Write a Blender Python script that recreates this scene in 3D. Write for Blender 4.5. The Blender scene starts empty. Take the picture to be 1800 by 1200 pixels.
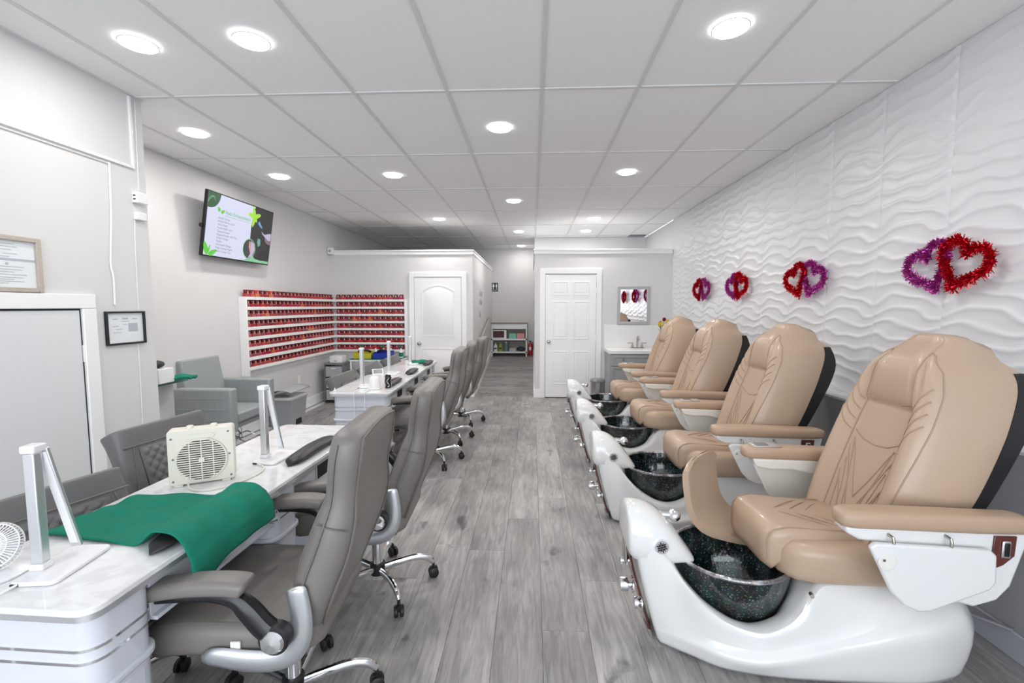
import bpy, bmesh, math, random
from mathutils import Vector, Matrix
random.seed(7)
C = bpy.context.scene.collection
S = bpy.context.scene
PI = math.pi

# ------------------------------------------------------------------ camera, world, big lights, exposure
cam_d = bpy.data.cameras.new('camera'); cam = bpy.data.objects.new('camera', cam_d); C.objects.link(cam)
cam.location = (0, 0, 1.52)
cam.rotation_euler = (PI/2 - 0.0776, 0.0, 0.0451)
cam_d.sensor_width = 36.0; cam_d.lens = 36.0*798.4/1800.0
cam_d.clip_start = 0.05; cam_d.clip_end = 100
S.camera = cam

W = bpy.data.worlds.new('world'); S.world = W; W.use_nodes = True
bg = W.node_tree.nodes['Background']; bg.inputs[0].default_value = (0.86, 0.92, 1.0, 1); bg.inputs[1].default_value = 1.9

def area(name, loc, rot, sx, sy, power, col):
    l = bpy.data.lights.new(name, 'AREA'); l.shape = 'RECTANGLE'; l.size = sx; l.size_y = sy
    l.energy = power; l.color = col
    o = bpy.data.objects.new(name, l); o.location = loc; o.rotation_euler = rot; C.objects.link(o); return o
# daylight entering through the storefront behind the camera
area('storefront_daylight', (-0.2, -2.45, 1.5), (PI/2, 0, 0), 4.6, 2.3, 36, (0.90, 0.95, 1.0))

S.view_settings.view_transform = 'Standard'; S.view_settings.look = 'None'
S.view_settings.gamma = 1.0; S.view_settings.use_curve_mapping = False
S.view_settings.exposure = 0.80
LAMP_POWER = 6.5

# ------------------------------------------------------------------ materials
M = {}
def new_mat(name):
    m = bpy.data.materials.new(name); m.use_nodes = True; M[name] = m
    return m, m.node_tree, m.node_tree.nodes['Principled BSDF']
def mat(name, col, rough=0.5, metal=0.0, bump=0.0, scale=60.0, var=0.0, coat=0.0, emis=0.0, trans=0.0, dark=False, rnd=0.0, spec=None, sheen=0.0):
    m, nt, p = new_mat(name); N = nt.nodes; L = nt.links
    p.inputs['Base Color'].default_value = (*col, 1); p.inputs['Roughness'].default_value = rough
    p.inputs['Metallic'].default_value = metal
    if coat: p.inputs['Coat Weight'].default_value = coat; p.inputs['Coat Roughness'].default_value = 0.08
    if trans: p.inputs['Transmission Weight'].default_value = trans
    if spec is not None: p.inputs['Specular IOR Level'].default_value = spec
    if sheen: p.inputs['Sheen Weight'].default_value = sheen
    if dark: p.inputs['Base Color'].default_value = (.01, .01, .01, 1)
    if emis:
        p.inputs['Emission Color'].default_value = (*col, 1); p.inputs['Emission Strength'].default_value = emis
    tc = N.new('ShaderNodeTexCoord'); nz = N.new('ShaderNodeTexNoise'); nz.inputs['Scale'].default_value = scale
    nz.inputs['Detail'].default_value = 4; L.new(tc.outputs['Object'], nz.inputs['Vector'])
    if var or rnd:
        mx = N.new('ShaderNodeMix'); mx.data_type = 'RGBA'; mx.blend_type = 'MULTIPLY'; mx.inputs[0].default_value = 1
        mx.inputs[6].default_value = (*col, 1)
        mr = N.new('ShaderNodeMapRange'); mr.inputs[3].default_value = 1-var; mr.inputs[4].default_value = 1+var
        L.new(nz.outputs[0], mr.inputs[0])
        out = mr.outputs[0]
        if rnd:
            oi = N.new('ShaderNodeObjectInfo'); m2 = N.new('ShaderNodeMapRange'); m2.inputs[3].default_value = 1-rnd; m2.inputs[4].default_value = 1+rnd
            L.new(oi.outputs['Random'], m2.inputs[0]); mu = N.new('ShaderNodeMath'); mu.operation = 'MULTIPLY'
            L.new(out, mu.inputs[0]); L.new(m2.outputs[0], mu.inputs[1]); out = mu.outputs[0]
        L.new(out, mx.inputs[7]); L.new(mx.outputs[2], p.inputs['Base Color'])
    if bump:
        b = N.new('ShaderNodeBump'); b.inputs['Strength'].default_value = bump; b.inputs['Distance'].default_value = 0.002
        L.new(nz.outputs[0], b.inputs['Height']); L.new(b.outputs[0], p.inputs['Normal'])
    return m

mat('wall', (0.71, 0.705, 0.705), 0.6, bump=0.05, scale=120)
mat('lower_grey_shaded', (0.34, 0.345, 0.355), 0.5, bump=0.05, scale=120)  # grey wall paint, darkened further for the shade behind the chairs
mat('lower_base_shaded', (0.42, 0.44, 0.47), 0.4)  # shade and bluish daylight mixed into the baseboard colour
mat('lower_wall', (0.60, 0.60, 0.61), 0.55, bump=0.05, scale=120)
mat('trim', (0.92, 0.92, 0.92), 0.4)
mat('door_white', (0.93, 0.93, 0.93), 0.38)
mat('door_gray', (0.74, 0.76, 0.77), 0.45)
mat('panel_white', (0.73, 0.73, 0.75), 0.35)
mat('grid', (0.70, 0.70, 0.70), 0.5)
mat('dark_gap', (0.03, 0.03, 0.03), 0.8)
mat('plastic_white', (0.86, 0.86, 0.87), 0.3)
mat('gelcoat', (0.79, 0.79, 0.78), 0.16, coat=0.6)
mat('arm_white', (0.80, 0.785, 0.73), 0.3, coat=0.3)
mat('cream', (0.76, 0.725, 0.63), 0.4)
mat('chrome', (0.85, 0.86, 0.88), 0.10, metal=1.0)
mat('silver', (0.62, 0.64, 0.66), 0.32, metal=0.85)
mat('alu', (0.72, 0.73, 0.75), 0.30, metal=0.8)
mat('nickel', (0.42, 0.40, 0.37), 0.3, metal=1.0)
mat('black', (0.008, 0.008, 0.009), 0.5)
mat('black_gloss', (0.008, 0.008, 0.009), 0.28)
mat('black_leather', (0.012, 0.012, 0.013), 0.42, bump=0.15, scale=250)
mat('grey_leather', (0.195, 0.178, 0.165), 0.42, bump=0.12, scale=220, var=0.06)
mat('dark_leather', (0.15, 0.145, 0.145), 0.42, bump=0.12, scale=220, var=0.06)
mat('grey_seam', (0.15, 0.14, 0.13), 0.5)
mat('blue_grey_leather', (0.32, 0.35, 0.355), 0.5, bump=0.1, scale=200)
mat('tan_leather', (0.49, 0.355, 0.255), 0.36, bump=0.10, scale=180, var=0.05, coat=0.1)
mat('tan_pad', (0.47, 0.33, 0.23), 0.4, bump=0.08, scale=180, var=0.04)
mat('tan_seam', (0.39, 0.27, 0.19), 0.55)
mat('mahogany', (0.10, 0.018, 0.012), 0.25, coat=0.5, var=0.3, scale=20)
mat('cabinet_white', (0.68, 0.70, 0.76), 0.25, coat=0.3)
mat('towel_green', (0.0, 0.20, 0.125), 0.95, bump=1.0, scale=420, var=0.22)
mat('grey_plastic', (0.42, 0.44, 0.47), 0.4)
mat('bag_plastic', (0.62, 0.63, 0.65), 0.35)
mat('vanity_grey', (0.36, 0.375, 0.385), 0.45)
mat('mirror_frame', (0.45, 0.455, 0.465), 0.4, var=0.08, scale=200)
mat('mirror_glass', (0.92, 0.92, 0.92), 0.01, metal=1.0)
mat('counter', (0.86, 0.86, 0.86), 0.2)
mat('steel', (0.55, 0.55, 0.55), 0.22, metal=1.0)
mat('brown_wood', (0.22, 0.16, 0.12), 0.5, var=0.2, scale=30)
mat('rail_wood', (0.36, 0.32, 0.28), 0.4)
mat('microwave_glass', (0.06, 0.015, 0.01), 0.08, coat=1)
mat('red_paint', (0.45, 0.01, 0.015), 0.25, coat=0.5)
mat('mint', (0.22, 0.58, 0.44), 0.5); mat('pink', (0.72, 0.34, 0.32), 0.5)
mat('lime', (0.30, 0.42, 0.06), 0.4); mat('sage', (0.15, 0.22, 0.19), 0.3); mat('navy', (0.01, 0.03, 0.06), 0.6)
mat('yellow_bin', (0.50, 0.47, 0.02), 0.4); mat('blue_bin', (0.01, 0.035, 0.36), 0.4)
mat('bottle_green', (0.01, 0.16, 0.08), 0.3); mat('red_plastic', (0.62, 0.02, 0.02), 0.35)
mat('smoke_plastic', (0.20, 0.20, 0.21), 0.25); mat('clear_drawer', (0.40, 0.41, 0.43), 0.15)
mat('glass_edge', (0.20, 0.42, 0.38), 0.08, trans=0.4)
mat('vase_glass', (0.62, 0.72, 0.88), 0.05, trans=0.75)
mat('petal_yellow', (0.85, 0.55, 0.0), 0.6); mat('petal_red', (0.22, 0.0, 0.01), 0.6); mat('leaf', (0.035, 0.08, 0.025), 0.6)
mat('paper', (0.78, 0.82, 0.84), 0.6); mat('print_grey', (0.45, 0.49, 0.53), 0.7)
mat('oak_frame', (0.50, 0.44, 0.38), 0.5, var=0.25, scale=90)
mat('tinsel_red', (0.62, 0.005, 0.02), 0.22, metal=0.75, rnd=0.0)
mat('tinsel_pink', (0.58, 0.09, 0.42), 0.22, metal=0.75)
mat('lens', (1, 1, 1), 0.5, emis=5.0)
for k, c in enumerate([(0.36, 0.008, 0.012), (0.50, 0.02, 0.015), (0.24, 0.006, 0.012), (0.42, 0.008, 0.06), (0.55, 0.14, 0.02)]):
    mat('polish_%d' % k, c, 0.15, coat=0.8)
mat('polish_cap', (0.17, 0.006, 0.009), 0.3); mat('polish_tag', (0.70, 0.55, 0.52), 0.4)

# floor plank: grain along the plank, knots, per-plank tone
def plank_material():
    m, nt, p = new_mat('plank'); N = nt.nodes; L = nt.links
    tc = N.new('ShaderNodeTexCoord'); oi = N.new('ShaderNodeObjectInfo')
    sc = N.new('ShaderNodeVectorMath'); sc.operation = 'SCALE'; sc.inputs[3].default_value = 37.0
    cx = N.new('ShaderNodeCombineXYZ')
    for k in range(3): L.new(oi.outputs['Random'], cx.inputs[k])
    L.new(cx.outputs[0], sc.inputs[0])
    ad = N.new('ShaderNodeVectorMath'); ad.operation = 'ADD'; L.new(tc.outputs['Object'], ad.inputs[0]); L.new(sc.outputs[0], ad.inputs[1])
    def noise(scale, detail, stretch, dist=0.0):
        mp = N.new('ShaderNodeMapping'); mp.inputs['Scale'].default_value = stretch; L.new(ad.outputs[0], mp.inputs[0])
        n = N.new('ShaderNodeTexNoise'); n.inputs['Scale'].default_value = scale; n.inputs['Detail'].default_value = detail
        n.inputs['Distortion'].default_value = dist; L.new(mp.outputs[0], n.inputs['Vector']); return n
    g1 = noise(7, 6, (5, 0.5, 1), 1.2); g2 = noise(30, 5, (8, 0.35, 1)); g3 = noise(3.2, 3, (1.6, 0.8, 1))
    kn = noise(5.0, 5, (1.5, 0.75, 1), 0.5)
    def rng(o, a, b, c, d):
        r = N.new('ShaderNodeMapRange'); r.inputs[1].default_value = a; r.inputs[2].default_value = b
        r.inputs[3].default_value = c; r.inputs[4].default_value = d; L.new(o, r.inputs[0]); return r.outputs[0]
    def mul(a, b):
        r = N.new('ShaderNodeMath'); r.operation = 'MULTIPLY'; L.new(a, r.inputs[0]); L.new(b, r.inputs[1]); return r.outputs[0]
    v = mul(mul(rng(g1.outputs[0], 0.3, 0.7, 0.68, 1.18), rng(g2.outputs[0], 0.3, 0.7, 0.90, 1.08)),
            mul(rng(g3.outputs[0], 0.3, 0.7, 0.74, 1.22), rng(oi.outputs['Random'], 0, 1, 0.82, 1.14)))
    v = mul(v, rng(kn.outputs[0], 0.64, 0.74, 1.0, 0.40))
    mx = N.new('ShaderNodeMix'); mx.data_type = 'RGBA'; mx.blend_type = 'MULTIPLY'; mx.inputs[0].default_value = 1
    mx.inputs[6].default_value = (0.335, 0.320, 0.312, 1); L.new(v, mx.inputs[7]); L.new(mx.outputs[2], p.inputs['Base Color'])
    p.inputs['Roughness'].default_value = 0.38
    b = N.new('ShaderNodeBump'); b.inputs['Strength'].default_value = 0.15; b.inputs['Distance'].default_value = 0.001
    L.new(g2.outputs[0], b.inputs['Height']); L.new(b.outputs[0], p.inputs['Normal'])
plank_material()

def tile_material():
    m, nt, p = new_mat('ceiling_tile'); N = nt.nodes; L = nt.links
    tc = N.new('ShaderNodeTexCoord'); vo = N.new('ShaderNodeTexVoronoi'); vo.inputs['Scale'].default_value = 110
    nz = N.new('ShaderNodeTexNoise'); nz.inputs['Scale'].default_value = 90
    L.new(tc.outputs['Object'], vo.inputs[0]); L.new(tc.outputs['Object'], nz.inputs['Vector'])
    r = N.new('ShaderNodeMapRange'); r.inputs[1].default_value = 0.05; r.inputs[2].default_value = 0.2; r.inputs[3].default_value = 0.8; r.inputs[4].default_value = 1.0
    L.new(vo.outputs['Distance'], r.inputs[0])
    mx = N.new('ShaderNodeMix'); mx.data_type = 'RGBA'; mx.blend_type = 'MULTIPLY'; mx.inputs[0].default_value = 1
    mx.inputs[6].default_value = (0.90, 0.90, 0.90, 1); L.new(r.outputs[0], mx.inputs[7]); L.new(mx.outputs[2], p.inputs['Base Color'])
    p.inputs['Roughness'].default_value = 0.9
    b = N.new('ShaderNodeBump'); b.inputs['Strength'].default_value = 0.3; b.inputs['Distance'].default_value = 0.002
    L.new(nz.outputs[0], b.inputs['Height']); L.new(b.outputs[0], p.inputs['Normal'])
tile_material()

def marble_material():
    m, nt, p = new_mat('marble'); N = nt.nodes; L = nt.links
    tc = N.new('ShaderNodeTexCoord'); nz = N.new('ShaderNodeTexNoise'); nz.inputs['Scale'].default_value = 7; nz.inputs['Detail'].default_value = 8
    nz.inputs['Distortion'].default_value = 2.0; L.new(tc.outputs['Object'], nz.inputs['Vector'])
    cr = N.new('ShaderNodeValToRGB'); e = cr.color_ramp.elements
    e[0].position = 0.40; e[0].color = (0.74, 0.75, 0.76, 1); e[1].position = 0.55; e[1].color = (0.84, 0.85, 0.85, 1)
    L.new(nz.outputs[0], cr.inputs[0]); L.new(cr.outputs[0], p.inputs['Base Color'])
    p.inputs['Roughness'].default_value = 0.12; p.inputs['Coat Weight'].default_value = 0.4
marble_material()

def glitter_material(name, base, flakes):
    m, nt, p = new_mat(name); N = nt.nodes; L = nt.links
    tc = N.new('ShaderNodeTexCoord'); vo = N.new('ShaderNodeTexVoronoi'); vo.inputs['Scale'].default_value = 210
    L.new(tc.outputs['Object'], vo.inputs[0])
    hs = N.new('ShaderNodeHueSaturation'); hs.inputs['Saturation'].default_value = 0.8; hs.inputs['Value'].default_value = 0.8
    L.new(vo.outputs['Color'], hs.inputs['Color'])
    nz = N.new('ShaderNodeTexNoise'); nz.inputs['Scale'].default_value = 22; nz.inputs['Detail'].default_value = 3
    mp = N.new('ShaderNodeMapping'); mp.inputs['Scale'].default_value = (1, 1, 0.4); L.new(tc.outputs['Object'], mp.inputs[0]); L.new(mp.outputs[0], nz.inputs['Vector'])
    sp = N.new('ShaderNodeSeparateColor'); L.new(vo.outputs['Color'], sp.inputs[0])
    r = N.new('ShaderNodeMapRange'); r.inputs[1].default_value = 1-flakes; r.inputs[2].default_value = 1.0; r.inputs[4].default_value = 0.8
    L.new(sp.outputs[0], r.inputs[0])
    r2 = N.new('ShaderNodeMapRange'); r2.inputs[1].default_value = 0.4; r2.inputs[2].default_value = 0.7; r2.inputs[3].default_value = 0.3; r2.inputs[4].default_value = 1
    L.new(nz.outputs[0], r2.inputs[0])
    mu = N.new('ShaderNodeMath'); mu.operation = 'MULTIPLY'; L.new(r.outputs[0], mu.inputs[0]); L.new(r2.outputs[0], mu.inputs[1])
    mx = N.new('ShaderNodeMix'); mx.data_type = 'RGBA'
    cr_ = N.new('ShaderNodeValToRGB'); e = cr_.color_ramp.elements; e[0].position = .42; e[0].color = (base[0]*.3, base[1]*.3, base[2]*.3, 1); e[1].position = .68; e[1].color = (base[0]*2.2, base[1]*2.2, base[2]*2.2, 1)
    L.new(nz.outputs[0], cr_.inputs[0]); L.new(cr_.outputs[0], mx.inputs[6])
    L.new(mu.outputs[0], mx.inputs[0]); L.new(hs.outputs[0], mx.inputs[7]); L.new(mx.outputs[2], p.inputs['Base Color'])
    p.inputs['Roughness'].default_value = 0.14; p.inputs['Metallic'].default_value = 0.35
    p.inputs['Coat Weight'].default_value = 1.0; p.inputs['Coat Roughness'].default_value = 0.04
    b = N.new('ShaderNodeBump'); b.inputs['Strength'].default_value = 0.9; b.inputs['Distance'].default_value = 0.006
    L.new(nz.outputs[0], b.inputs['Height']); L.new(b.outputs[0], p.inputs['Normal'])
glitter_material('bowl_glitter', (0.006, 0.030, 0.031), 0.16)
glitter_material('rim_glitter', (0.38, 0.38, 0.40), 0.8)

# ------------------------------------------------------------------ mesh builder
class B:
    def __init__(s): s.v = []; s.f = []
    def add(s, vs, fs, T=None):
        n = len(s.v)
        for p in vs:
            p = Vector(p)
            if T is not None: p = T @ p
            s.v.append(p)
        s.f += [tuple(n+i for i in f) for f in fs]; return s
    def box(s, x0, x1, y0, y1, z0, z1, T=None):
        return s.add([(x0,y0,z0),(x1,y0,z0),(x1,y1,z0),(x0,y1,z0),(x0,y0,z1),(x1,y0,z1),(x1,y1,z1),(x0,y1,z1)],
              [(0,3,2,1),(4,5,6,7),(0,1,5,4),(1,2,6,5),(2,3,7,6),(3,0,4,7)], T)
    def prism(s, poly, a, b, axis='y', T=None):
        n = len(poly)
        def pt(p, t): return {'y': (p[0], t, p[1]), 'x': (t, p[0], p[1]), 'z': (p[0], p[1], t)}[axis]
        vs = [pt(p, a) for p in poly]+[pt(p, b) for p in poly]
        fs = [tuple(range(n)), tuple(reversed(range(n, 2*n)))]+[(i, n+i, n+(i+1) % n, (i+1) % n) for i in range(n)]
        return s.add(vs, fs, T)
    def loft(s, rings, caps=True, closed=True, T=None):
        n = len(rings[0]); vs = [p for r in rings for p in r]; fs = []
        for i in range(len(rings)-1):
            for j in range(n if closed else n-1):
                k = (j+1) % n; fs.append((i*n+j, i*n+k, (i+1)*n+k, (i+1)*n+j))
        if caps and closed: fs += [tuple(reversed(range(n))), tuple((len(rings)-1)*n+j for j in range(n))]
        return s.add(vs, fs, T)
    def grid(s, fn, nu, nv, T=None):
        vs = [fn(i/nu, j/nv) for i in range(nu+1) for j in range(nv+1)]
        fs = [(i*(nv+1)+j, (i+1)*(nv+1)+j, (i+1)*(nv+1)+j+1, i*(nv+1)+j+1) for i in range(nu) for j in range(nv)]
        return s.add(vs, fs, T)
    def tube(s, path, r, n=10, T=None, flat=1.0, up=None):
        P = [Vector(p) for p in path]; rings = []; N = len(P)
        prev = None
        for i, p in enumerate(P):
            t = (P[min(i+1, N-1)]-P[max(i-1, 0)]).normalized()
            if prev is None:
                a = Vector(up) if up else (Vector((0, 0, 1)) if abs(t.z) < 0.9 else Vector((1, 0, 0)))
                u = (a-t*a.dot(t)).normalized()
            else: u = (prev-t*prev.dot(t)).normalized()
            prev = u; w = t.cross(u); rr = r[i] if isinstance(r, (list, tuple)) else r
            rings.append([p+u*math.cos(2*PI*k/n)*rr+w*math.sin(2*PI*k/n)*rr*flat for k in range(n)])
        return s.loft(rings, T=T)
    def lathe(s, prof, n=24, c=(0, 0, 0), T=None, caps=False):
        rings = [[(c[0]+r*math.cos(2*PI*k/n), c[1]+r*math.sin(2*PI*k/n), c[2]+z) for k in range(n)] for r, z in prof]
        return s.loft(rings, caps=caps, T=T)
    def cyl(s, p0, p1, r, n=16, r2=None, T=None):
        return s.tube([p0, p1], [r, r if r2 is None else r2], n, T=T)
    def ball(s, c, r, n=12, m=8, T=None):
        rr = r if isinstance(r, (tuple, list)) else (r, r, r)
        rings = [[(c[0]+rr[0]*math.sin(PI*i/m)*math.cos(2*PI*k/n), c[1]+rr[1]*math.sin(PI*i/m)*math.sin(2*PI*k/n), c[2]-rr[2]*math.cos(PI*i/m)) for k in range(n)] for i in range(m+1)]
        rings[0] = [(c[0]+1e-4*math.cos(2*PI*k/n), c[1]+1e-4*math.sin(2*PI*k/n), c[2]-rr[2]) for k in range(n)]
        rings[-1] = [(c[0]+1e-4*math.cos(2*PI*k/n), c[1]+1e-4*math.sin(2*PI*k/n), c[2]+rr[2]) for k in range(n)]
        return s.loft(rings, T=T)
    def mesh(s, name, m, smooth=35):
        me = bpy.data.meshes.new(name); me.from_pydata([tuple(v) for v in s.v], [], s.f)
        bm = bmesh.new(); bm.from_mesh(me); bmesh.ops.recalc_face_normals(bm, faces=bm.faces); bm.to_mesh(me); bm.free()
        if smooth:
            for p in me.polygons: p.use_smooth = True
            me.set_sharp_from_angle(angle=math.radians(smooth))
        me.materials.append(M[m] if isinstance(m, str) else m); me.update(); return me
    def build(s, name, m, parent=None, smooth=35, bevel=0, sub=0, seg=2, loc=None, solid=0):
        o = bpy.data.objects.new(name, s.mesh(name, m, smooth)); C.objects.link(o)
        if parent is not None: o.parent = parent
        if loc: o.location = loc
        if solid: md = o.modifiers.new('s', 'SOLIDIFY'); md.thickness = solid; md.offset = 0
        if bevel: md = o.modifiers.new('b', 'BEVEL'); md.width = bevel; md.segments = seg; md.limit_method = 'ANGLE'; md.angle_limit = math.radians(40)
        if sub: md = o.modifiers.new('u', 'SUBSURF'); md.levels = sub; md.render_levels = sub
        return o
def rrect(w, h, r, n=4, e=None):
    """rounded rectangle outline centred on 0, half sizes w,h"""
    pts = []
    for cx, cy, a0 in ((w-r, h-r, 0), (-w+r, h-r, PI/2), (-w+r, -h+r, PI), (w-r, -h+r, 1.5*PI)):
        for k in range(n+1):
            a = a0+PI/2*k/n; pts.append((cx+r*math.cos(a), cy+r*math.sin(a)))
    return pts
def thing(name, label, cat, loc=(0, 0, 0), rz=0, group=None):
    o = bpy.data.objects.new(name, None); C.objects.link(o); o.empty_display_size = 0.1
    o.location = loc; o.rotation_euler = (0, 0, rz); o['label'] = label; o['category'] = cat
    if group: o['group'] = group
    return o
def tag(o, label, cat, group=None):
    o['label'] = label; o['category'] = cat
    if group: o['group'] = group
    return o
def struct(o): o['kind'] = 'structure'; return o
def inst(me, name, loc, parent=None, rot=None, scale=None):
    o = bpy.data.objects.new(name, me); C.objects.link(o); o.location = loc
    if rot: o.rotation_euler = rot
    if scale: o.scale = scale
    if parent is not None: o.parent = parent
    return o
def copy_tree(o, parent=None):
    kids = [c for c in bpy.data.objects if c.parent == o]
    c = o.copy(); C.objects.link(c)
    if parent is not None: c.parent = parent
    for k in kids: copy_tree(k, c)
    return c
def dup(o, loc, rz, label, group=None):
    c = copy_tree(o); c.location = loc; c.rotation_euler = (0, 0, rz); c['label'] = label
    if group: c['group'] = group
    return c
def text(name, body, size, m, parent, T, align='LEFT', ext=0.0):
    cu = bpy.data.curves.new(name, 'FONT'); cu.body = body; cu.size = size; cu.align_x = align; cu.resolution_u = 2; cu.extrude = ext
    t = bpy.data.objects.new(name, cu); C.objects.link(t)
    dg = bpy.context.evaluated_depsgraph_get(); me = bpy.data.meshes.new_from_object(t.evaluated_get(dg)); bpy.data.objects.remove(t)
    me.materials.clear(); me.materials.append(M[m]); me.transform(T)
    o = bpy.data.objects.new(name, me); C.objects.link(o); o.parent = parent; return o
def cr(pts, n=6):
    """Catmull-Rom through points"""
    P = [Vector(p) for p in pts]; out = []
    for i in range(len(P)-1):
        a = P[max(i-1, 0)]; b = P[i]; c = P[i+1]; d = P[min(i+2, len(P)-1)]
        for k in range(n):
            t = k/n; out.append(0.5*((2*b)+(c-a)*t+(2*a-5*b+4*c-d)*t*t+(3*b-a-3*c+d)*t**3))
    out.append(P[-1]); return out
def lerp(a, b, t): return a+(b-a)*t
def interp(tab, x):
    """monotone cubic through the table"""
    if x <= tab[0][0]: return tab[0][1]
    if x >= tab[-1][0]: return tab[-1][1]
    n = len(tab); d = [(tab[i+1][1]-tab[i][1])/(tab[i+1][0]-tab[i][0]) for i in range(n-1)]
    m = [d[0]]+[0 if d[i-1]*d[i] <= 0 else 2*d[i-1]*d[i]/(d[i-1]+d[i]) for i in range(1, n-1)]+[d[-1]]
    for i in range(n-1):
        a, u = tab[i]; b, v = tab[i+1]
        if x <= b:
            h = b-a; t = (x-a)/h
            return u*(1+2*t)*(1-t)**2+m[i]*h*t*(1-t)**2+v*t*t*(3-2*t)+m[i+1]*h*t*t*(t-1)

# ------------------------------------------------------------------ room shell
H = 2.902; XR = 2.26; XLW = 2.09; XN = -2.655; XT = -3.38; YP = 7.5; YB = 11.09; YF = -2.5; TOP = 2.42
fl = struct(B().box(XT-.1, XR+.1, YF, YP+3.7, -0.12, -0.012).build('floor', 'lower_wall'))
pm = {}
def plank_mesh(w, l, key):
    if key in pm: return pm[key]
    g = 0.0004; b = B(); z = 0.0; h = 0.0010
    x0, x1, y0, y1 = g, w-g, g, l-g
    b.add([(x0, y0, -.012), (x1, y0, -.012), (x1, y1, -.012), (x0, y1, -.012), (x0, y0, z-h), (x1, y0, z-h), (x1, y1, z-h), (x0, y1, z-h),
           (x0+h, y0+h, z), (x1-h, y0+h, z), (x1-h, y1-h, z), (x0+h, y1-h, z)],
          [(0, 1, 5, 4), (1, 2, 6, 5), (2, 3, 7, 6), (3, 0, 4, 7), (4, 5, 9, 8), (5, 6, 10, 9), (6, 7, 11, 10), (7, 4, 8, 11), (8, 9, 10, 11)])
    pm[key] = b.mesh('plank', 'plank', 0); return pm[key]
PW, PL = 0.22, 1.48
known = {0: 2.03, -1: 1.67, -2: 2.72, 1: 2.43, 2: 1.95, -3: 1.30}
for i in range(-16, 10):
    x = 0.05+PW*i; w = PW
    if x+w > XR: w = XR-x
    if x < XT: continue
    y = known.get(i, random.uniform(0.8, 2.2))
    while y > 0.4: y -= PL
    while y < 7.88:
        y1 = min(y+PL, 7.88); y0 = max(y, 0.3)
        if y1-y0 > 0.03:
            inst(plank_mesh(w, y1-y0, (round(w, 3), round(y1-y0, 3))), 'plank', (x, y0, 0), fl)
        y += PL
struct(B().box(XT, XR, YF, 0.3, -0.02, -0.0005).build('trim_1', 'plank'))
# ramp in the corridor with cross planks
RY0, RY1, RZ = 7.88, YB, 0.355
rl = math.hypot(RY1-RY0, RZ); ra = math.atan2(RZ, RY1-RY0)
ramp = struct(B().prism([(RY0, -0.012), (RY1, RZ-0.012), (RY1, -0.1), (RY0, -0.1)], -0.99, 0.035, 'x').build('floor_ramp', 'lower_wall'))
k = 0; d = 0
while d < rl-0.05:
    w = min(0.19, rl-d)
    o = inst(plank_mesh(w, 1.02, ('r', round(w, 3))), 'plank', (0.032, RY0+d*math.cos(ra), d*math.sin(ra)+.001), ramp)
    o.rotation_euler = (Matrix.Rotation(ra, 3, 'X') @ Matrix.Rotation(PI/2, 3, 'Z')).to_euler(); d += 0.19

# walls
def wall(name, *a, m='wall'): return struct(B().box(*a).build(name, m))
wr = wall('wall_right', XR, XR+.12, YF, 9.4, 0.90, H)
wall('wall_right_lower', XLW, XR+.12, YF, YP, 0, 0.90, m='lower_grey_shaded')
wall('wall_left', XN-.12, XN, YF, 3.075, 0, H)
wall('wall_left_return', XT-.12, XN-.12, 2.975, 3.075, 0, H)
wall('wall_left_rear', XT-.12, XT, 3.075, YB, 0, H)
wall('wall_back', XT, 0.035, YB, YB+.12, 0, H)
wall('wall_back_upper', 0.035, XR, 9.36, 9.46, 0, H)
wall('wall_partition_right', 0.035, XR, YP, YP+.12, 0, TOP)
wall('wall_partition_left', XT, -0.99, YP, YP+.12, 0, TOP)
wall('wall_corridor_left', -1.11, -0.99, YP+.12, YB, 0, TOP)
wall('wall_corridor_right', 0.035, 0.155, YP+.12, YB, 0, TOP)
wall('wall_corridor_right_upper', 0.06, 0.155, 9.46, YB, TOP, H)
# storefront wall behind the camera
wall('wall_front_sill', XN, XR, YF-.1, YF, 0, 0.3); wall('wall_front_head', XN, XR, YF-.1, YF, 2.65, H)
for i, x in enumerate((XN, -1.0, 0.6, XR-.08)):
    struct(B().box(x, x+.08, YF-.1, YF, 0.3, 2.65).build('window_%d' % (i+1), 'alu'))
# partition caps
def cap(name, x0, x1, y0, y1):
    b = B().box(x0, x1, y0, y1, TOP-.055, TOP+.0); b.box(x0-.012, x1+.012, y0-.012, y1+.012, TOP, TOP+.022); return struct(b.build(name, 'trim', bevel=.004))
cap('trim_2', 0.02, XR-.013, YP-.018, YP+.135); cap('trim_3', XT+.013, -0.975, YP-.018, YP+.135)
cap('trim_4', -1.125, -0.975, YP+.15, YB-.02); cap('trim_5', 0.02, 0.17, YP+.15, YB-.02)
# baseboards
def base(name, *a): return struct(B().box(*a).build(name, 'trim', bevel=.004))
base('baseboard_left', XT, XT+.015, 3.08, YP, 0, .14); struct(B().box(XLW-.015, XLW, 0, YP-.6, 0, .12).build('baseboard_right', 'lower_base_shaded', bevel=.004))
base('baseboard_back', XT, -2.05, YP-.015, YP, 0, .14); base('baseboard_back_corner', -1.07, -0.975, YP-.015, YP, 0, .14)
base('baseboard_partition', 0.02, 0.13, YP-.015, YP, 0, .14); base('baseboard_partition_end', 1.11, 1.17, YP-.015, YP, 0, .14)
struct(B().prism([(YP, 0), (RY0, 0), (YB, RZ), (YB, RZ+.14), (RY0, .14), (YP, .14)], -0.99, -0.975, 'x').build('baseboard_corridor_left', 'trim'))
struct(B().prism([(YP, 0), (RY0, 0), (YB, RZ), (YB, RZ+.14), (RY0, .14), (YP, .14)], 0.02, 0.035, 'x').build('baseboard_corridor_right', 'trim'))
base('baseboard_near', XN, XN+.012, 2.64, 3.07, 0, .12)

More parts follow.
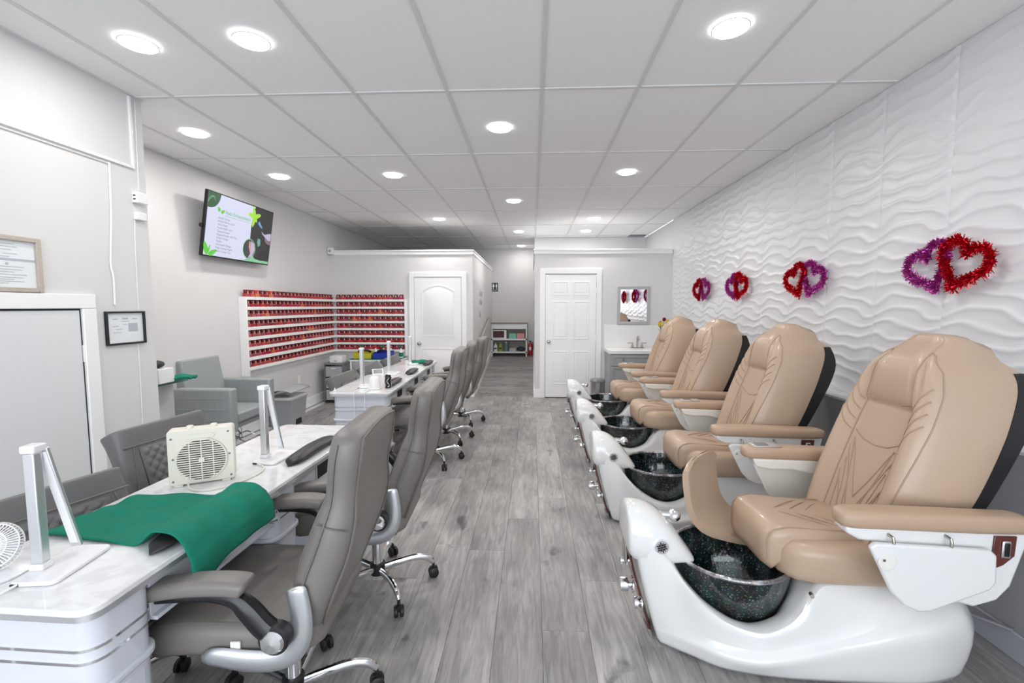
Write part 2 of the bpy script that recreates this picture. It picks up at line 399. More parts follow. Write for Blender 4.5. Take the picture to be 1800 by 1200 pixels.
# wave panels on the right wall
def wave(u, v):
    y = u*0.5; z = v*0.5
    a = 1.5+1.1*math.sin(2*PI*v+0.6); ph = 2*PI*6*v+a*math.sin(2*PI*u+1.4*math.sin(2*PI*v))+0.7*math.sin(4*PI*u+2*PI*v)
    h = 0.5+0.5*math.cos(ph+0.75*math.sin(ph))
    e = min(u, 1-u, v, 1-v); s = 1.0 if e > 1e-6 else 1.0
    if u < 1e-6 or u > 1-1e-6: h = -0.25
    return (-0.003-0.0065*h*s, y, z)
wm = B().grid(wave, 34, 90); 
wpm = wm.mesh('wave_panel', 'panel_white', 80)
y = 2.62-6*0.5
while y < YP-.05:
    for r in range(4):
        l = min(0.5, YP-y)
        o = inst(wpm, 'wave_panel', (XR, y, 0.902+0.5*r), wr, scale=(1, l/0.5, 1))
    y += 0.5
struct(B().box(XLW-.004, XR, 0, YP, 0.885, 0.901).build('trim_6', 'panel_white', bevel=.003))

# ceiling
ce = struct(B().box(XT, XR, YF, YB, H+.03, H+.1).build('ceiling', 'wall'))
tm = {}
def tile(x0, x1, y0, y1):
    key = (round(x1-x0, 3), round(y1-y0, 3))
    if key not in tm:
        w, l = key; g = .0
        tm[key] = B().box(g, w-g, g, l-g, .004, .018).mesh('ceiling_tile', 'ceiling_tile', 0)
    inst(tm[key], 'ceiling_tile', (x0, y0, H), ce)
GX = [0.0558+.61*i for i in range(-6, 5)]; GY = [3.026+1.22*j for j in range(-5, 8)]
xs = sorted([XT]+[g for g in GX if XT+.02 < g < XR-.02]+[XR]); ys = sorted([g for g in GY if YF < g < YB-.02]+[YB])
for a, b_ in zip(xs, xs[1:]):
    for c, d_ in zip(ys, ys[1:]):
        tile(a, b_, c, d_)
gb = .012
for g in xs[1:-1]: B().box(g-gb, g+gb, ys[0], YB, H-.003, H+.012).build('grid_bar', 'grid', ce, smooth=0)
for g in ys[:-1]: B().box(XT, XR, g-gb, g+gb, H-.0025, H+.012).build('grid_bar', 'grid', ce, smooth=0)
for a in ((XR-.02, XR, ys[0], YP), (XT, XT+.02, 3.08, YB), (XN, XN+.02, ys[0], 3.07), (XT, XR, YB-.02, YB)):
    B().box(*a, H-.004, H+.012).build('edge_angle', 'grid', ce, smooth=0)
struct(B().box(XT, XR, YF, ys[0], H, H+.02).build('ceiling_front', 'ceiling_tile'))

# downlights
def downlight(x, y, label):
    t = thing('ceiling_light', label, 'light', (x, y, H-.004))
    B().lathe([(.091, 0), (.091, -.004), (.089, -.005), (.086, -.005), (.086, 0)], 32).build('trim_ring', 'plastic_white', t)
    B().lathe([(.0005, -.007), (.07, -.007), (.084, -.005)], 32).build('lens', 'lens', t)
    l = bpy.data.lights.new('lamp', 'AREA'); l.shape = 'DISK'; l.size = .15; l.energy = LAMP_POWER*(.4 if y > 10 else .5 if x < -2 and y < 3 else .8 if y < 3 else .9 if x < -2.5 else 1.08); l.color = (1, 0.965, 0.93)
    o = bpy.data.objects.new('lamp', l); C.objects.link(o); o.parent = t; o.location = (0, 0, -.012)
L1 = [(-2.084, 2.42, 'leftmost recessed light in the nearest ceiling row'), (-1.47, 2.42, 'recessed light second from left in the nearest ceiling row'),
      (0.98, 2.42, 'recessed light at the right end of the nearest ceiling row'),
      (-2.71, 3.64, 'recessed light at far left of the second ceiling row, near the pilaster'), (-.258, 3.64, 'recessed light in the middle of the second ceiling row'),
      (-2.71, 4.87, 'recessed light above the wall television'), (-1.48, 4.87, 'recessed light above the far manicure table'),
      (.973, 4.87, 'recessed light in the third row, above the pedicure chairs'),
      (-.253, 6.11, 'recessed light over the middle of the aisle, fourth row'),
      (-1.492, 7.30, 'recessed light just before the left partition with the arched door'), (.974, 7.37, 'recessed light just before the right partition, above the panelled door'),
      (-.26, 8.58, 'recessed light above the start of the corridor'), (.98, 8.58, 'recessed light above the closed room behind the right partition'),
      (-.263, 10.6, 'farthest recessed light, above the end of the corridor')]
for a in L1: downlight(*a)
t = thing('ceiling_vent', 'dark slotted air vent in the far right corner of the ceiling', 'vent', (2.05, 9.2, H))
B().box(-.16, .16, -.12, .12, -.006, .0).build('frame', 'dark_gap', t)
for k in range(5): B().box(-.15, .15, -.1+.045*k, -.085+.045*k, -.012, -.004).build('slat', 'grey_plastic', t, smooth=0)

# ------------------------------------------------------------------ doors
def casing(b, x0, x1, zt, y, w=.085, t=.018):
    b.box(x0-w, x0, y-t, y, 0, zt+w); b.box(x1, x1+w, y-t, y, 0, zt+w); b.box(x0, x1, y-t, y, zt, zt+w); return b
def panel_ring(b, x0, x1, z0, z1, y, d=.007, w=.018):
    # raised moulding ring + field
    b.box(x0, x1, y-d, y, z0, z0+w); b.box(x0, x1, y-d, y, z1-w, z1); b.box(x0, x0+w, y-d, y, z0+w, z1-w); b.box(x1-w, x1, y-d, y, z0+w, z1-w)
    b.box(x0+w*2.2, x1-w*2.2, y-d, y, z0+w*2.2, z1-w*2.2)
def knob(parent, x, y, z):
    b = B().lathe([(.0, 0), (.032, 0), (.030, .008), (.012, .012), (.012, .03), (.026, .038), (.030, .05), (.022, .062), (.0, .065)], 20, T=Matrix.Translation((x, y, z)) @ Matrix.Rotation(PI/2, 4, 'X'))
    return b.build('door_knob', 'nickel', parent)
d1 = struct(B().box(.212, 1.036, YP-.012, YP-.002, .015, 2.035).build('door_1', 'door_white'))
for x0, x1 in ((.325, .585), (.665, .925)):
    for z0, z1 in ((.23, .78), (.98, 1.60), (1.70, 1.92)):
        b = B(); panel_ring(b, x0, x1, z0, z1, YP-.012); b.build('door_panel', 'door_white', d1, bevel=.003)
knob(d1, .265, YP-.012, .94)
for z in (.25, 1.0, 1.78): B().cyl((1.036, YP-.022, z-.045), (1.036, YP-.022, z+.045), .008).build('hinge', 'door_white', d1)
struct(casing(B(), .207, 1.04, 2.045, YP).build('trim_7', 'trim', bevel=.004))
struct(B().box(.207, 1.04, YP-.003, YP-.001, 0, 2.045).build('door_gap_shade_1', 'dark_gap'))  # black sheet behind the door leaf, painted shade for its edge gap
d2 = struct(B().box(-1.955, -1.18, YP-.012, YP-.002, .015, 1.99).build('door_2', 'door_white'))
def arch_panel(x0, x1, z0, z1, rise, y, w=.018):
    n = 12; b = B()
    def outl(i):
        pts = [(x0+i, z0+i), (x1-i, z0+i)]
        for k in range(n+1):
            t = k/n; pts.append((x1-i-(x1-x0-2*i)*t, z1-i-rise+rise*math.sin(PI*t) if rise else z1-i))
        return pts
    o, m_, q = outl(0), outl(w), outl(w*2.4)
    N_ = len(o)
    b.loft([[(p[0], y, p[1]) for p in o], [(p[0], y-.008, p[1]) for p in o], [(p[0], y-.008, p[1]) for p in m_], [(p[0], y, p[1]) for p in m_], [(p[0], y-.008, p[1]) for p in q]], caps=True)
    return b
arch_panel(-1.84, -1.295, 1.02, 1.87, .09, YP-.012).build('door_panel', 'door_white', d2)
arch_panel(-1.84, -1.295, .2, .82, 0, YP-.012).build('door_panel', 'door_white', d2)
knob(d2, -1.885, YP-.012, .90)
struct(casing(B(), -1.965, -1.17, 2.0, YP, w=.08).build('trim_9', 'trim', bevel=.004))
# low hatch door in the near left wall
d3 = struct(B().box(XN-.001, XN+.006, 1.55, 2.545, .01, 1.495).build('door_3', 'door_gray'))
for z in (1.24, .25): B().box(XN+.002, XN+.016, 2.55, 2.575, z-.05, z+.05).build('hinge', 'trim', d3, bevel=.002)
b = B(); b.box(XN, XN+.02, 2.556, 2.64, 0, 1.505); b.box(XN, XN+.02, 1.45, 2.64, 1.506, 1.59); b.box(XN, XN+.02, 1.45, 1.54, 0, 1.505)
struct(b.build('trim_10', 'trim', bevel=.004))
struct(B().box(XN-.0, XN+.002, 1.54, 2.556, 0, 1.506).build('door_gap_shade_2', 'dark_gap'))  # dark backing of the hatch door; shade in the gap is painted

# ------------------------------------------------------------------ pedicure chairs
OX = 1.2
def shift(b):
    for p in b.v: p.x -= OX
    return b
def xf(z): return interp([(0, .565), (.12, .53), (.35, .465), (.64, .42)], z)
def xr(z): return interp([(0, 1.79), (.06, 1.83), (.18, 1.86), (.30, 1.80), (.42, 1.68)], z)
def spa_base():
    b = B(); rings = []
    def bowlz(r): return interp([(0, .065), (.07, .068), (.14, .10), (.19, .16), (.225, .235), (.243, .30), (.262, .375), (.29, .50), (.6, 1.5)], r)
    ns = 60
    for i in range(ns+1):
        s = i/ns
        x0 = .5+s*1.3
        # top height along the chair
        top = interp([(.50, .60), (.58, .57), (.66, .40), (.72, .20), (.80, .11), (.95, .09), (1.06, .16), (1.15, .32), (1.22, .39), (1.5, .39), (1.62, .38), (1.8, .37)], x0)
        lip = interp([(.5, .56), (.58, .50), (.66, .36), (.74, .27), (.83, .22), (.93, .205), (1.04, .24), (1.13, .33), (1.20, .39), (1.8, .37)], x0)
        wb = interp([(.50, .10), (.62, .17), (.8, .26), (1.1, .30), (1.5, .31), (1.7, .27), (1.8, .17)], x0)
        wm_ = interp([(.50, .12), (.62, .19), (.8, .30), (.95, .335), (1.2, .33), (1.5, .345), (1.7, .30), (1.8, .20)], x0)
        wt = interp([(.50, .12), (.62, .15), (.72, .24), (.95, .295), (1.12, .27), (1.2, .235), (1.5, .22), (1.7, .18), (1.8, .12)], x0)
        zc = interp([(.5, .10), (.8, .105), (1.0, .125), (1.3, .20), (1.5, .265), (1.65, .30), (1.8, .32)], x0); kk = .034*interp([(.55, 0), (.78, 1), (1.6, 1), (1.78, .2)], x0)
        prof = [(0, 0), (wb, 0), (wb+.012, .035), (lerp(wb, wm_, .7), zc*.6), (wm_, zc*.88), (wm_-.006, zc), (wm_-kk, zc+.02), (lerp(wm_-kk, wt, .5), lerp(zc+.02, lip, .6)), (wt, lip)]
        for k in range(7, -1, -1):
            y = wt*.96*k/8; z = lerp(top, lip, min(1, (k/8)**2)) if x0 > 1.17 or x0 < .66 else min(lip+.002, bowlz(math.hypot(x0-.915, y)))
            prof.append((y, z))
        ring = [(y, z) for y, z in prof] + [(-y, z) for y, z in reversed(prof[1:-1])]
        R = []
        for y, z in ring:
            f = xf(z); r_ = xr(z); R.append((x0+(f-.5)*max(0, 1-s*3)+(r_-1.8)*max(0, (s-.7)/.3), y, z))
        rings.append(R)
    b.loft(rings); return shift(b)
def spa_console():
    # white cap over the front of the spa with two wings reaching over the bowl
    b = B(); rings = []
    tabs = [(.425, .585, .50, .10), (.43, .612, .42, .125), (.445, .625, .39, .135), (.50, .628, .375, .14), (.56, .605, .372, .14), (.61, .56, .375, .138), (.66, .50, .378, .13), (.70, .44, .382, .118), (.735, .392, .384, .10)]
    for x, zt, zb, w in tabs:
        R = []
        for y, z in ((-w*.98, zb), (-w, lerp(zb, zt, .35)), (-w*.9, lerp(zb, zt, .72)), (-w*.62, lerp(zb, zt, .93)), (0, zt), (w*.62, lerp(zb, zt, .93)), (w*.9, lerp(zb, zt, .72)), (w, lerp(zb, zt, .35)), (w*.98, zb), (0, zb+.0)):
            R.append((x, y, z))
        rings.append(R)
    b.loft(rings); return shift(b)
def spa_lip():
    b = B(); pts = []
    for k in range(41):
        a = PI*(k/40)
        for_y = -1
    path = []
    return b
def spa_bowl(t):
    cx, cz = .915-OX, .395
    prof_o = [(.001, .075), (.07, .08), (.14, .115), (.19, .175), (.225, .25), (.243, .32), (.252, .388)]
    prof_i = [(.244, .388), (.232, .32), (.212, .25), (.175, .185), (.13, .135), (.07, .105), (.001, .10)]
    n = 40; b = B()
    b.lathe(prof_o+prof_i, n, (cx, 0, 0)); bo = b.build('bowl', 'bowl_glitter', t, smooth=60)
    r = B(); R = .248; ri = .009
    rings = [[(cx+(R+ri*math.cos(q*2*PI/8))*math.cos(2*PI*k/n), (R+ri*math.cos(q*2*PI/8))*math.sin(2*PI*k/n), .39+ri*math.sin(q*2*PI/8)) for q in range(8)] for k in range(n)]
    rings.append(rings[0]); r.loft(rings, caps=False); r.build('rim', 'rim_glitter', bo)
    B().cyl((cx, 0, .103), (cx, 0, .109), .028, 20).build('drain', 'chrome', bo)
def stitch(name, pts, t, r=.0028, m='tan_seam'):
    b = B().tube(cr(pts, 5), r, 6); return b.build(name, m, t)
# back: front surface depth as a function of height fraction and lateral fraction
def back_frame(v):
    """spine of the chair back: (x front centre, z)"""
    z = lerp(.50, 1.375, v); x = interp([(0, 1.40), (.25, 1.475), (.5, 1.55), (.75, 1.625), (.9, 1.665), (1.0, 1.745)], v); return x-OX, z
def half_w(v): return interp([(0, .27), (.3, .285), (.55, .275), (.72, .25), (.82, .225), (.88, .195), (.93, .155), (1.0, .12)], v)
def back_front(u, v):
    # u in -1..1
    x, z = back_frame(v); a = abs(u); w = half_w(v)
    bol = .055*math.exp(-((a-.72)/.20)**2)*interp([(0, .7), (.5, 1), (.8, .8), (1, .2)], v)
    groove = -.009*math.exp(-((a-.47)/.035)**2)*(1 if v < .9 else .3)
    head = 0
    hv = (v-.675)/.33
    if 0 < hv < 1.0 and a < .62: head = .05*(math.sin(PI*min(1, max(0, hv)*.92)))**.5*(1-(a/.62)**6)
    edge = -interp([(0, .13), (.6, .17), (.8, .15), (.92, .12), (1, .07)], v)*max(0, (a-.80)/.20)**2.2
    return Vector((x-bol-groove-head-edge, u*w, z))
def spa_back(t):
    n, m_ = 44, 60
    b = B(); thick = lambda v: interp([(0, .20), (.3, .27), (.6, .29), (.78, .295), (.86, .285), (.93, .22), (1, .15)], v)
    rings = []
    for j in range(m_+1):
        v = j/m_; R = [back_front(-1+2*i/n, v) for i in range(n+1)]
        x, z = back_frame(v); w = half_w(v); tk = thick(v)
        drop = interp([(0, 0), (.8, 0), (1, .03)], v)
        R += [Vector((x+tk*.75, w*1.0, z-drop)), Vector((x+tk, w*.93, z-drop)), Vector((x+tk, 0, z-drop)), Vector((x+tk, -w*.93, z-drop)), Vector((x+tk*.75, -w*1.0, z-drop))]
        rings.append(R)
    # rounded crown
    top = rings[-1]; c = sum(top, Vector())/len(top)
    for k, (sc, up) in enumerate(((.86, .014), (.6, .024), (.25, .028))):
        rings.append([c+(p-c)*sc+Vector((0, 0, up)) for p in top])
    b.loft(rings); bk = b.build('backrest', 'tan_leather', t, smooth=50)
    # stitching
    def on(u, v, e=.002): p = back_front(u, v); p.x -= e; return p
    S_ = []
    for s in (-1, 1):
        S_.append([(s*.5, v/10) for v in range(0, 8)]+[(s*.50, .78), (s*.54, .86), (s*.62, .925), (s*.72, .945), (s*.82, .93), (s*.88, .86), (s*.89, .75), (s*.88, .6), (s*.86, .45), (s*.82, .25), (s*.78, .05)])
        for q in range(4): S_.append([(s*.52, .50+.055*q), (s*.62, .53+.055*q), (s*.74, .585+.055*q), (s*.84, .62+.055*q)])
        S_.append([(s*.0, .05), (s*.18, .20), (s*.34, .32), (s*.47, .42)])
        S_.append([(s*.0, .18), (s*.16, .28), (s*.32, .40), (s*.42, .46)])
        S_.append([(s*.12, .02), (s*.26, .12), (s*.47, .28)])
        for q in range(3): S_.append([(s*(.10+.13*q), .02), (s*(.20+.10*q), .2), (s*(.40+.02*q), .44-.09*q)])
    S_.append([(-.48, .50), (-.25, .465), (0, .455), (.25, .465), (.48, .50)])
    S_.append([(-.46, .69), (-.2, .675), (0, .672), (.2, .675), (.46, .69)])
    for uv in S_:
        q = []
        for (u0, v0), (u1, v1) in zip(uv, uv[1:]):
            for k in range(6): q.append((lerp(u0, u1, k/6), lerp(v0, v1, k/6)))
        q.append(uv[-1]); pts = [on(a_, b_, .0) for a_, b_ in q]
        B().tube(pts, .0032, 6).build('stitching', 'tan_seam', bk)
    # black rear shell
    sh = B(); rings = []
    for j in range(21):
        v = j/20*.86; x, z = back_frame(v); w = half_w(v)*.97; tk = thick(v); g = interp([(0, .035), (.4, .055), (.8, .085), (1, .02)], j/20)
        rings.append([Vector((x+tk-.03, -w, z)), Vector((x+tk+g*.7, -w*.96, z)), Vector((x+tk+g, -w*.6, z)), Vector((x+tk+g+.01, 0, z)), Vector((x+tk+g, w*.6, z)), Vector((x+tk+g*.7, w*.96, z)), Vector((x+tk-.03, w, z))])
    sh.loft(rings); sh.build('back_shell', 'black', t)
def spa_seat(t):
    # lower cushion block
    b = B(); rings = []
    for x, zt, zb, w in ((1.035, .47, .42, .15), (1.05, .52, .395, .20), (1.09, .545, .388, .245), (1.16, .55, .386, .268), (1.3, .545, .386, .275), (1.45, .54, .386, .275), (1.58, .54, .386, .26)):
        hw, hh = w, (zt-zb)/2; R = [(x-OX, p[0], (zt+zb)/2+p[1]) for p in rrect(hw, hh, min(.045, hh*.9), 4)]; rings.append(R)
    b.loft(rings); st = b.build('seat', 'tan_leather', t, smooth=60)
    c = B(); rings = []
    for x, zt, zb, w in ((.985, .52, .455, .12), (.99, .56, .42, .165), (1.02, .585, .40, .185), (1.08, .595, .45, .19), (1.2, .585, .48, .19), (1.35, .575, .48, .185), (1.52, .565, .48, .17)):
        hw, hh = w, (zt-zb)/2; R = [(x-OX, p[0], (zt+zb)/2+p[1]) for p in rrect(hw, hh, min(.04, hh*.9), 4)]; rings.append(R)
    c.loft(rings); c.build('seat_pad', 'tan_leather', t, smooth=60)
    for s in (-1, 1):
        stitch('stitching', [(1.0-OX, s*.172, .45), (1.0-OX, s*.17, .55), (1.06-OX, s*.17, .588), (1.2-OX, s*.165, .58), (1.4-OX, s*.16, .572)], st)
        for q in range(3): stitch('stitching', [(1.12+.07*q-OX, s*.02, .592-.006*q), (1.2+.06*q-OX, s*.08, .590-.006*q), (1.3+.05*q-OX, s*.15, .575-.004*q)], st, r=.002)
def hang_tray(t, s, y):
    # fold-down tray on the outside of the arm; s = outward sign
    poly = [(1.215, .655), (1.235, .672), (1.63, .655), (1.655, .635), (1.66, .535), (1.64, .505), (1.44, .418), (1.40, .415), (1.345, .44), (1.30, .49)]
    b = B().prism([(p[0]-OX, p[1]) for p in poly], y, y+s*.022)
    tr = b.build('tray', 'arm_white' if s > 0 else 'gelcoat', t, bevel=.009, seg=3)
    B().cyl((1.275-OX, y+s*.018, .605), (1.275-OX, y+s*.026, .605), .032, 24).build('cup_mark', 'arm_white', tr, bevel=.002)
    B().cyl((1.262-OX, y+s*.018, .612), (1.262-OX, y+s*.029, .612), .005, 10).build('screw', 'nickel', tr)
    return tr
def spa_arm(t, s):
    y0 = s*.335; y1 = s*.425
    cy = (y0+y1)/2
    # pad
    b = B(); rings = []
    for x, w, zt, zb in ((1.13, .020, .755, .728), (1.14, .038, .770, .715), (1.17, .049, .775, .71), (1.3, .052, .774, .708), (1.6, .052, .766, .70), (1.765, .05, .762, .70), (1.80, .042, .755, .705), (1.81, .025, .745, .715)):
        rings.append([(x-OX, cy+p[0], (zt+zb)/2+p[1]) for p in rrect(w, (zt-zb)/2, (zt-zb)*.36, 3)])
    b.loft(rings); pad = b.build('arm_pad', 'tan_pad', t, smooth=60)
    # white panel
    if s < 0:
        poly = [(1.15, .715), (1.80, .705), (1.795, .68), (1.745, .50), (1.70, .445), (1.62, .418), (1.54, .44), (1.50, .50), (1.47, .585), (1.40, .635), (1.28, .655), (1.20, .665), (1.155, .69)]
    else:
        poly = [(1.17, .715), (1.78, .70), (1.76, .50), (1.70, .44), (1.63, .44), (1.595, .50), (1.57, .58), (1.50, .63), (1.38, .655), (1.26, .655), (1.19, .67)]
    B().prism([(p[0]-OX, p[1]) for p in poly], y0+s*.0, y0+s*.075).build('arm_panel', 'gelcoat' if s < 0 else 'arm_white', t, bevel=.01, seg=3)
    hang_tray(t, s, y0+s*.088)
    for x in (1.30, 1.50):
        b = B().tube([(x-OX, y0+s*.070, .69), (x-OX, y0+s*.10, .688), (x-OX, y0+s*.103, .675), (x-OX, y0+s*.10, .645)], .0055, 8); b.build('hinge_pin', 'nickel', t)
    if s < 0:
        w = B().prism([(p[0]-OX, p[1]) for p in ((1.668, .694), (1.745, .694), (1.742, .62), (1.705, .585), (1.662, .565))], y0-.074, y0-.081); wp = w.build('wood_inlay', 'mahogany', t, bevel=.002)
        B().box(1.692-OX, 1.722-OX, y0-.088, y0-.080, .615, .678).build('switch_frame', 'chrome', wp, bevel=.004)
        B().box(1.699-OX, 1.715-OX, y0-.091, y0-.087, .622, .671).build('switch', 'black_gloss', wp, bevel=.003)
    else:
        cp = B().box(1.18-OX, 1.32-OX, cy-.035, cy+.035, .774, .780).build('control_panel', 'alu', pad, bevel=.003)
        B().box(1.20-OX, 1.26-OX, cy-.02, cy+.025, .7795, .783).build('button_row', 'smoke_plastic', cp, bevel=.001)
def spa_fittings(t):
    # wood strip with chrome toe on the front
    b = B(); rings = []
    for z, w in ((.02, .055), (.06, .06), (.20, .078), (.33, .088), (.40, .09)):
        x = xf(z)-.006; rings.append([(x-OX, -w, z), (x-.008-OX, -w*.9, z), (x-.012-OX, 0, z), (x-.008-OX, w*.9, z), (x-OX, w, z), (x+.01-OX, 0, z)])
    b.loft(rings); b.build('wood_strip', 'mahogany', t)
    b = B(); rings = []
    for z, w in ((.002, .062), (.035, .062)):
        x = xf(z)-.006; rings.append([(x-OX, -w, z), (x-.012-OX, -w*.9, z), (x-.017-OX, 0, z), (x-.012-OX, w*.9, z), (x-OX, w, z), (x+.01-OX, 0, z)])
    b.loft(rings); b.build('toe_plate', 'chrome', t)
    R90 = Matrix.Rotation(-PI/2, 4, 'Y')
    def kn(x, y, z, r, l):
        T = Matrix.Translation((x-OX, y, z)) @ R90
        return B().lathe([(0, 0), (r*1.25, 0), (r*1.25, .006), (r*.6, .012), (r*.6, .02), (r, .024), (r*1.05, l*.6), (r*.95, l), (r*.5, l+.004), (0, l+.004)], 18, T=T)
    kn(.475, .0, .215, .031, .060).build('mixer_knob', 'chrome', t)
    kn(.500, -.075, .175, .026, .034).build('diverter_knob', 'chrome', t)
    kn(.452, .03, .315, .020, .030).build('jet_knob', 'chrome', t)
    B().box(.43-OX, .447-OX, -.02, .03, .33, .43).build('lever_plate', 'steel', t, bevel=.005)
    g = B().cyl((.565-OX, -.128, .475), (.565-OX, -.146, .475), .030, 28); gv = g.build('grille', 'chrome', t)
    for k in range(3):
        for q in (-.010, 0, .010):
            a = PI/3*k+.3
            c, s = math.cos(a), math.sin(a); p = Vector((.565-OX-s*q, -.147, .475+c*q)); d = Vector((c, 0, s))*.021
            B().tube([p-d, p+d], .0016, 5).build('grille_slot', 'black', gv, smooth=0)
    B().ball((.665-OX, .02, .545), (.030, .034, .028), 18, 10).build('spray_head', 'chrome', t)
    B().cyl((.60-OX, .02, .55), (.66-OX, .02, .545), .018).build('spray_neck', 'chrome', t)
    for s in (-1, 1): B().cyl((1.13-OX, s*.262, .36), (1.122-OX, s*.285, .362), .008, 12).build('bolt', 'nickel', t)
def make_spa(y, label):
    t = thing('pedicure_chair', label, 'pedicure chair', (OX, y, 0), 0, 'pedicure chairs along the wave wall')
    spa_base().build('tub_base', 'gelcoat', t, smooth=50, sub=1)
    spa_console().build('faucet_console', 'gelcoat', t, smooth=60, sub=1)
    spa_bowl(t); spa_seat(t); spa_back(t)
    B().box(1.45-OX, 1.72-OX, -.2, .2, .36, .50).build('seat_frame', 'black', t, bevel=.01)
    for s in (-1, 1): spa_arm(t, s)
    spa_fittings(t); return t
SY = [2.07, 3.25, 4.42, 5.60]
LB = ['nearest tan leather pedicure chair on a white tub base, footrest raised', 'second nearest tan pedicure chair, behind the one with the raised footrest',
      'third tan pedicure chair from the camera, between the second and the farthest', 'farthest tan pedicure chair, beside the grey sink vanity']
spa = make_spa(SY[0], LB[0])
for k in (1, 2, 3): dup(spa, (OX, SY[k], 0), 0, LB[k])
# raised footrest of the nearest chair only
def footrest(t):
    prof = cr([(.770, .765), (.765, .70), (.775, .60), (.80, .50), (.86, .43), (.96, .395), (1.10, .37)], 6)
    b = B(); rings = []
    n = len(prof)
    dirv = Vector((.23, .25))
    for i, p in enumerate(prof):
        s = i/(n-1)
        tx = prof[min(i+1, n-1)]-prof[max(i-1, 0)]; tx = Vector((tx.x, tx.y)).normalized(); nrm = Vector((-tx.y, tx.x))
        if nrm.x > 0 and i < 2: pass
        th = .030 if 0 < i < n-1 else .018
        R = []
        for q in range(9):
            w = q/8; o_ = dirv*w; dz = -.05*abs(2*w-1)**4*max(0, 1-i/8)
            R.append(Vector((p.x+o_.x-OX, .13+o_.y, p.y+dz)))
        for q in range(8, -1, -1):
            w = q/8; o_ = dirv*w
            R.append(Vector((p.x+o_.x-OX-nrm.x*th, .13+o_.y, p.y-nrm.y*th-.05*abs(2*w-1)**4*max(0, 1-i/8))))
        rings.append(R)
    b.loft(rings); f = b.build('footrest', 'tan_leather', t, smooth=60, bevel=.006)
    return f
footrest(spa)

# ------------------------------------------------------------------ office chairs
def star_base(t, r=.30, rot=0.3):
    hub = B().cyl((0, 0, .075), (0, 0, .135), .04, 20); hub.build('hub', 'black', t, bevel=.004)
    B().cyl((0, 0, .13), (0, 0, .26), .028, 18).build('column_cover', 'chrome', t)
    B().cyl((0, 0, .255), (0, 0, .275), .032, 18).build('collar', 'black', t)
    B().cyl((0, 0, .27), (0, 0, .40), .018, 16).build('gas_lift', 'chrome', t)
    for k in range(5):
        a = rot+2*PI*k/5; T = Matrix.Rotation(a, 4, 'Z')
        lg = B().tube(cr([(.03, 0, .105), (.10, 0, .118), (.20, 0, .130), (.265, 0, .118), (r, 0, .085)], 4), [.019]*9+[.018]*4+[.017, .016, .015, .014], 10, T=T, flat=.8)
        l = lg.build('leg', 'chrome', t)
        T2 = T @ Matrix.Translation((r, 0, 0)) @ Matrix.Rotation(.7*k, 4, 'Z')
        b = B()
        for s in (-1, 1):
            b.lathe([(.0, -.010), (.022, -.010), (.028, -.006), (.028, .006), (.022, .010), (.0, .010)], 18, T=T2 @ Matrix.Translation((0, s*.014, .0285)) @ Matrix.Rotation(PI/2, 4, 'X'))
        b.box(-.014, .02, -.008, .008, .03, .062, T=T2); b.cyl((0, 0, .05), (0, 0, .09), .007, T=T2)
        b.build('caster', 'black', l)
def soft_slab(path, w, th, nrm_tab=None, n=5, rr=.9):
    """loft of rounded rectangles along an xz path; w = half width list, th = thickness list"""
    rings = []; N = len(path)
    for i, (x, z) in enumerate(path):
        a = Vector(path[max(i-1, 0)]); c = Vector(path[min(i+1, N-1)]); d = (c-a).normalized(); nn = Vector((d.y, -d.x))
        ww, tt = w[i], th[i]
        rings.append([(x+nn.x*p[1], p[0], z+nn.y*p[1]) for p in rrect(ww, tt/2, min(tt/2*rr, ww*rr), n)])
    return B().loft(rings)
def res_path(pts, n):
    P = cr([(p[0], 0, p[1]) for p in pts], n); return [(p.x, p.z) for p in P]
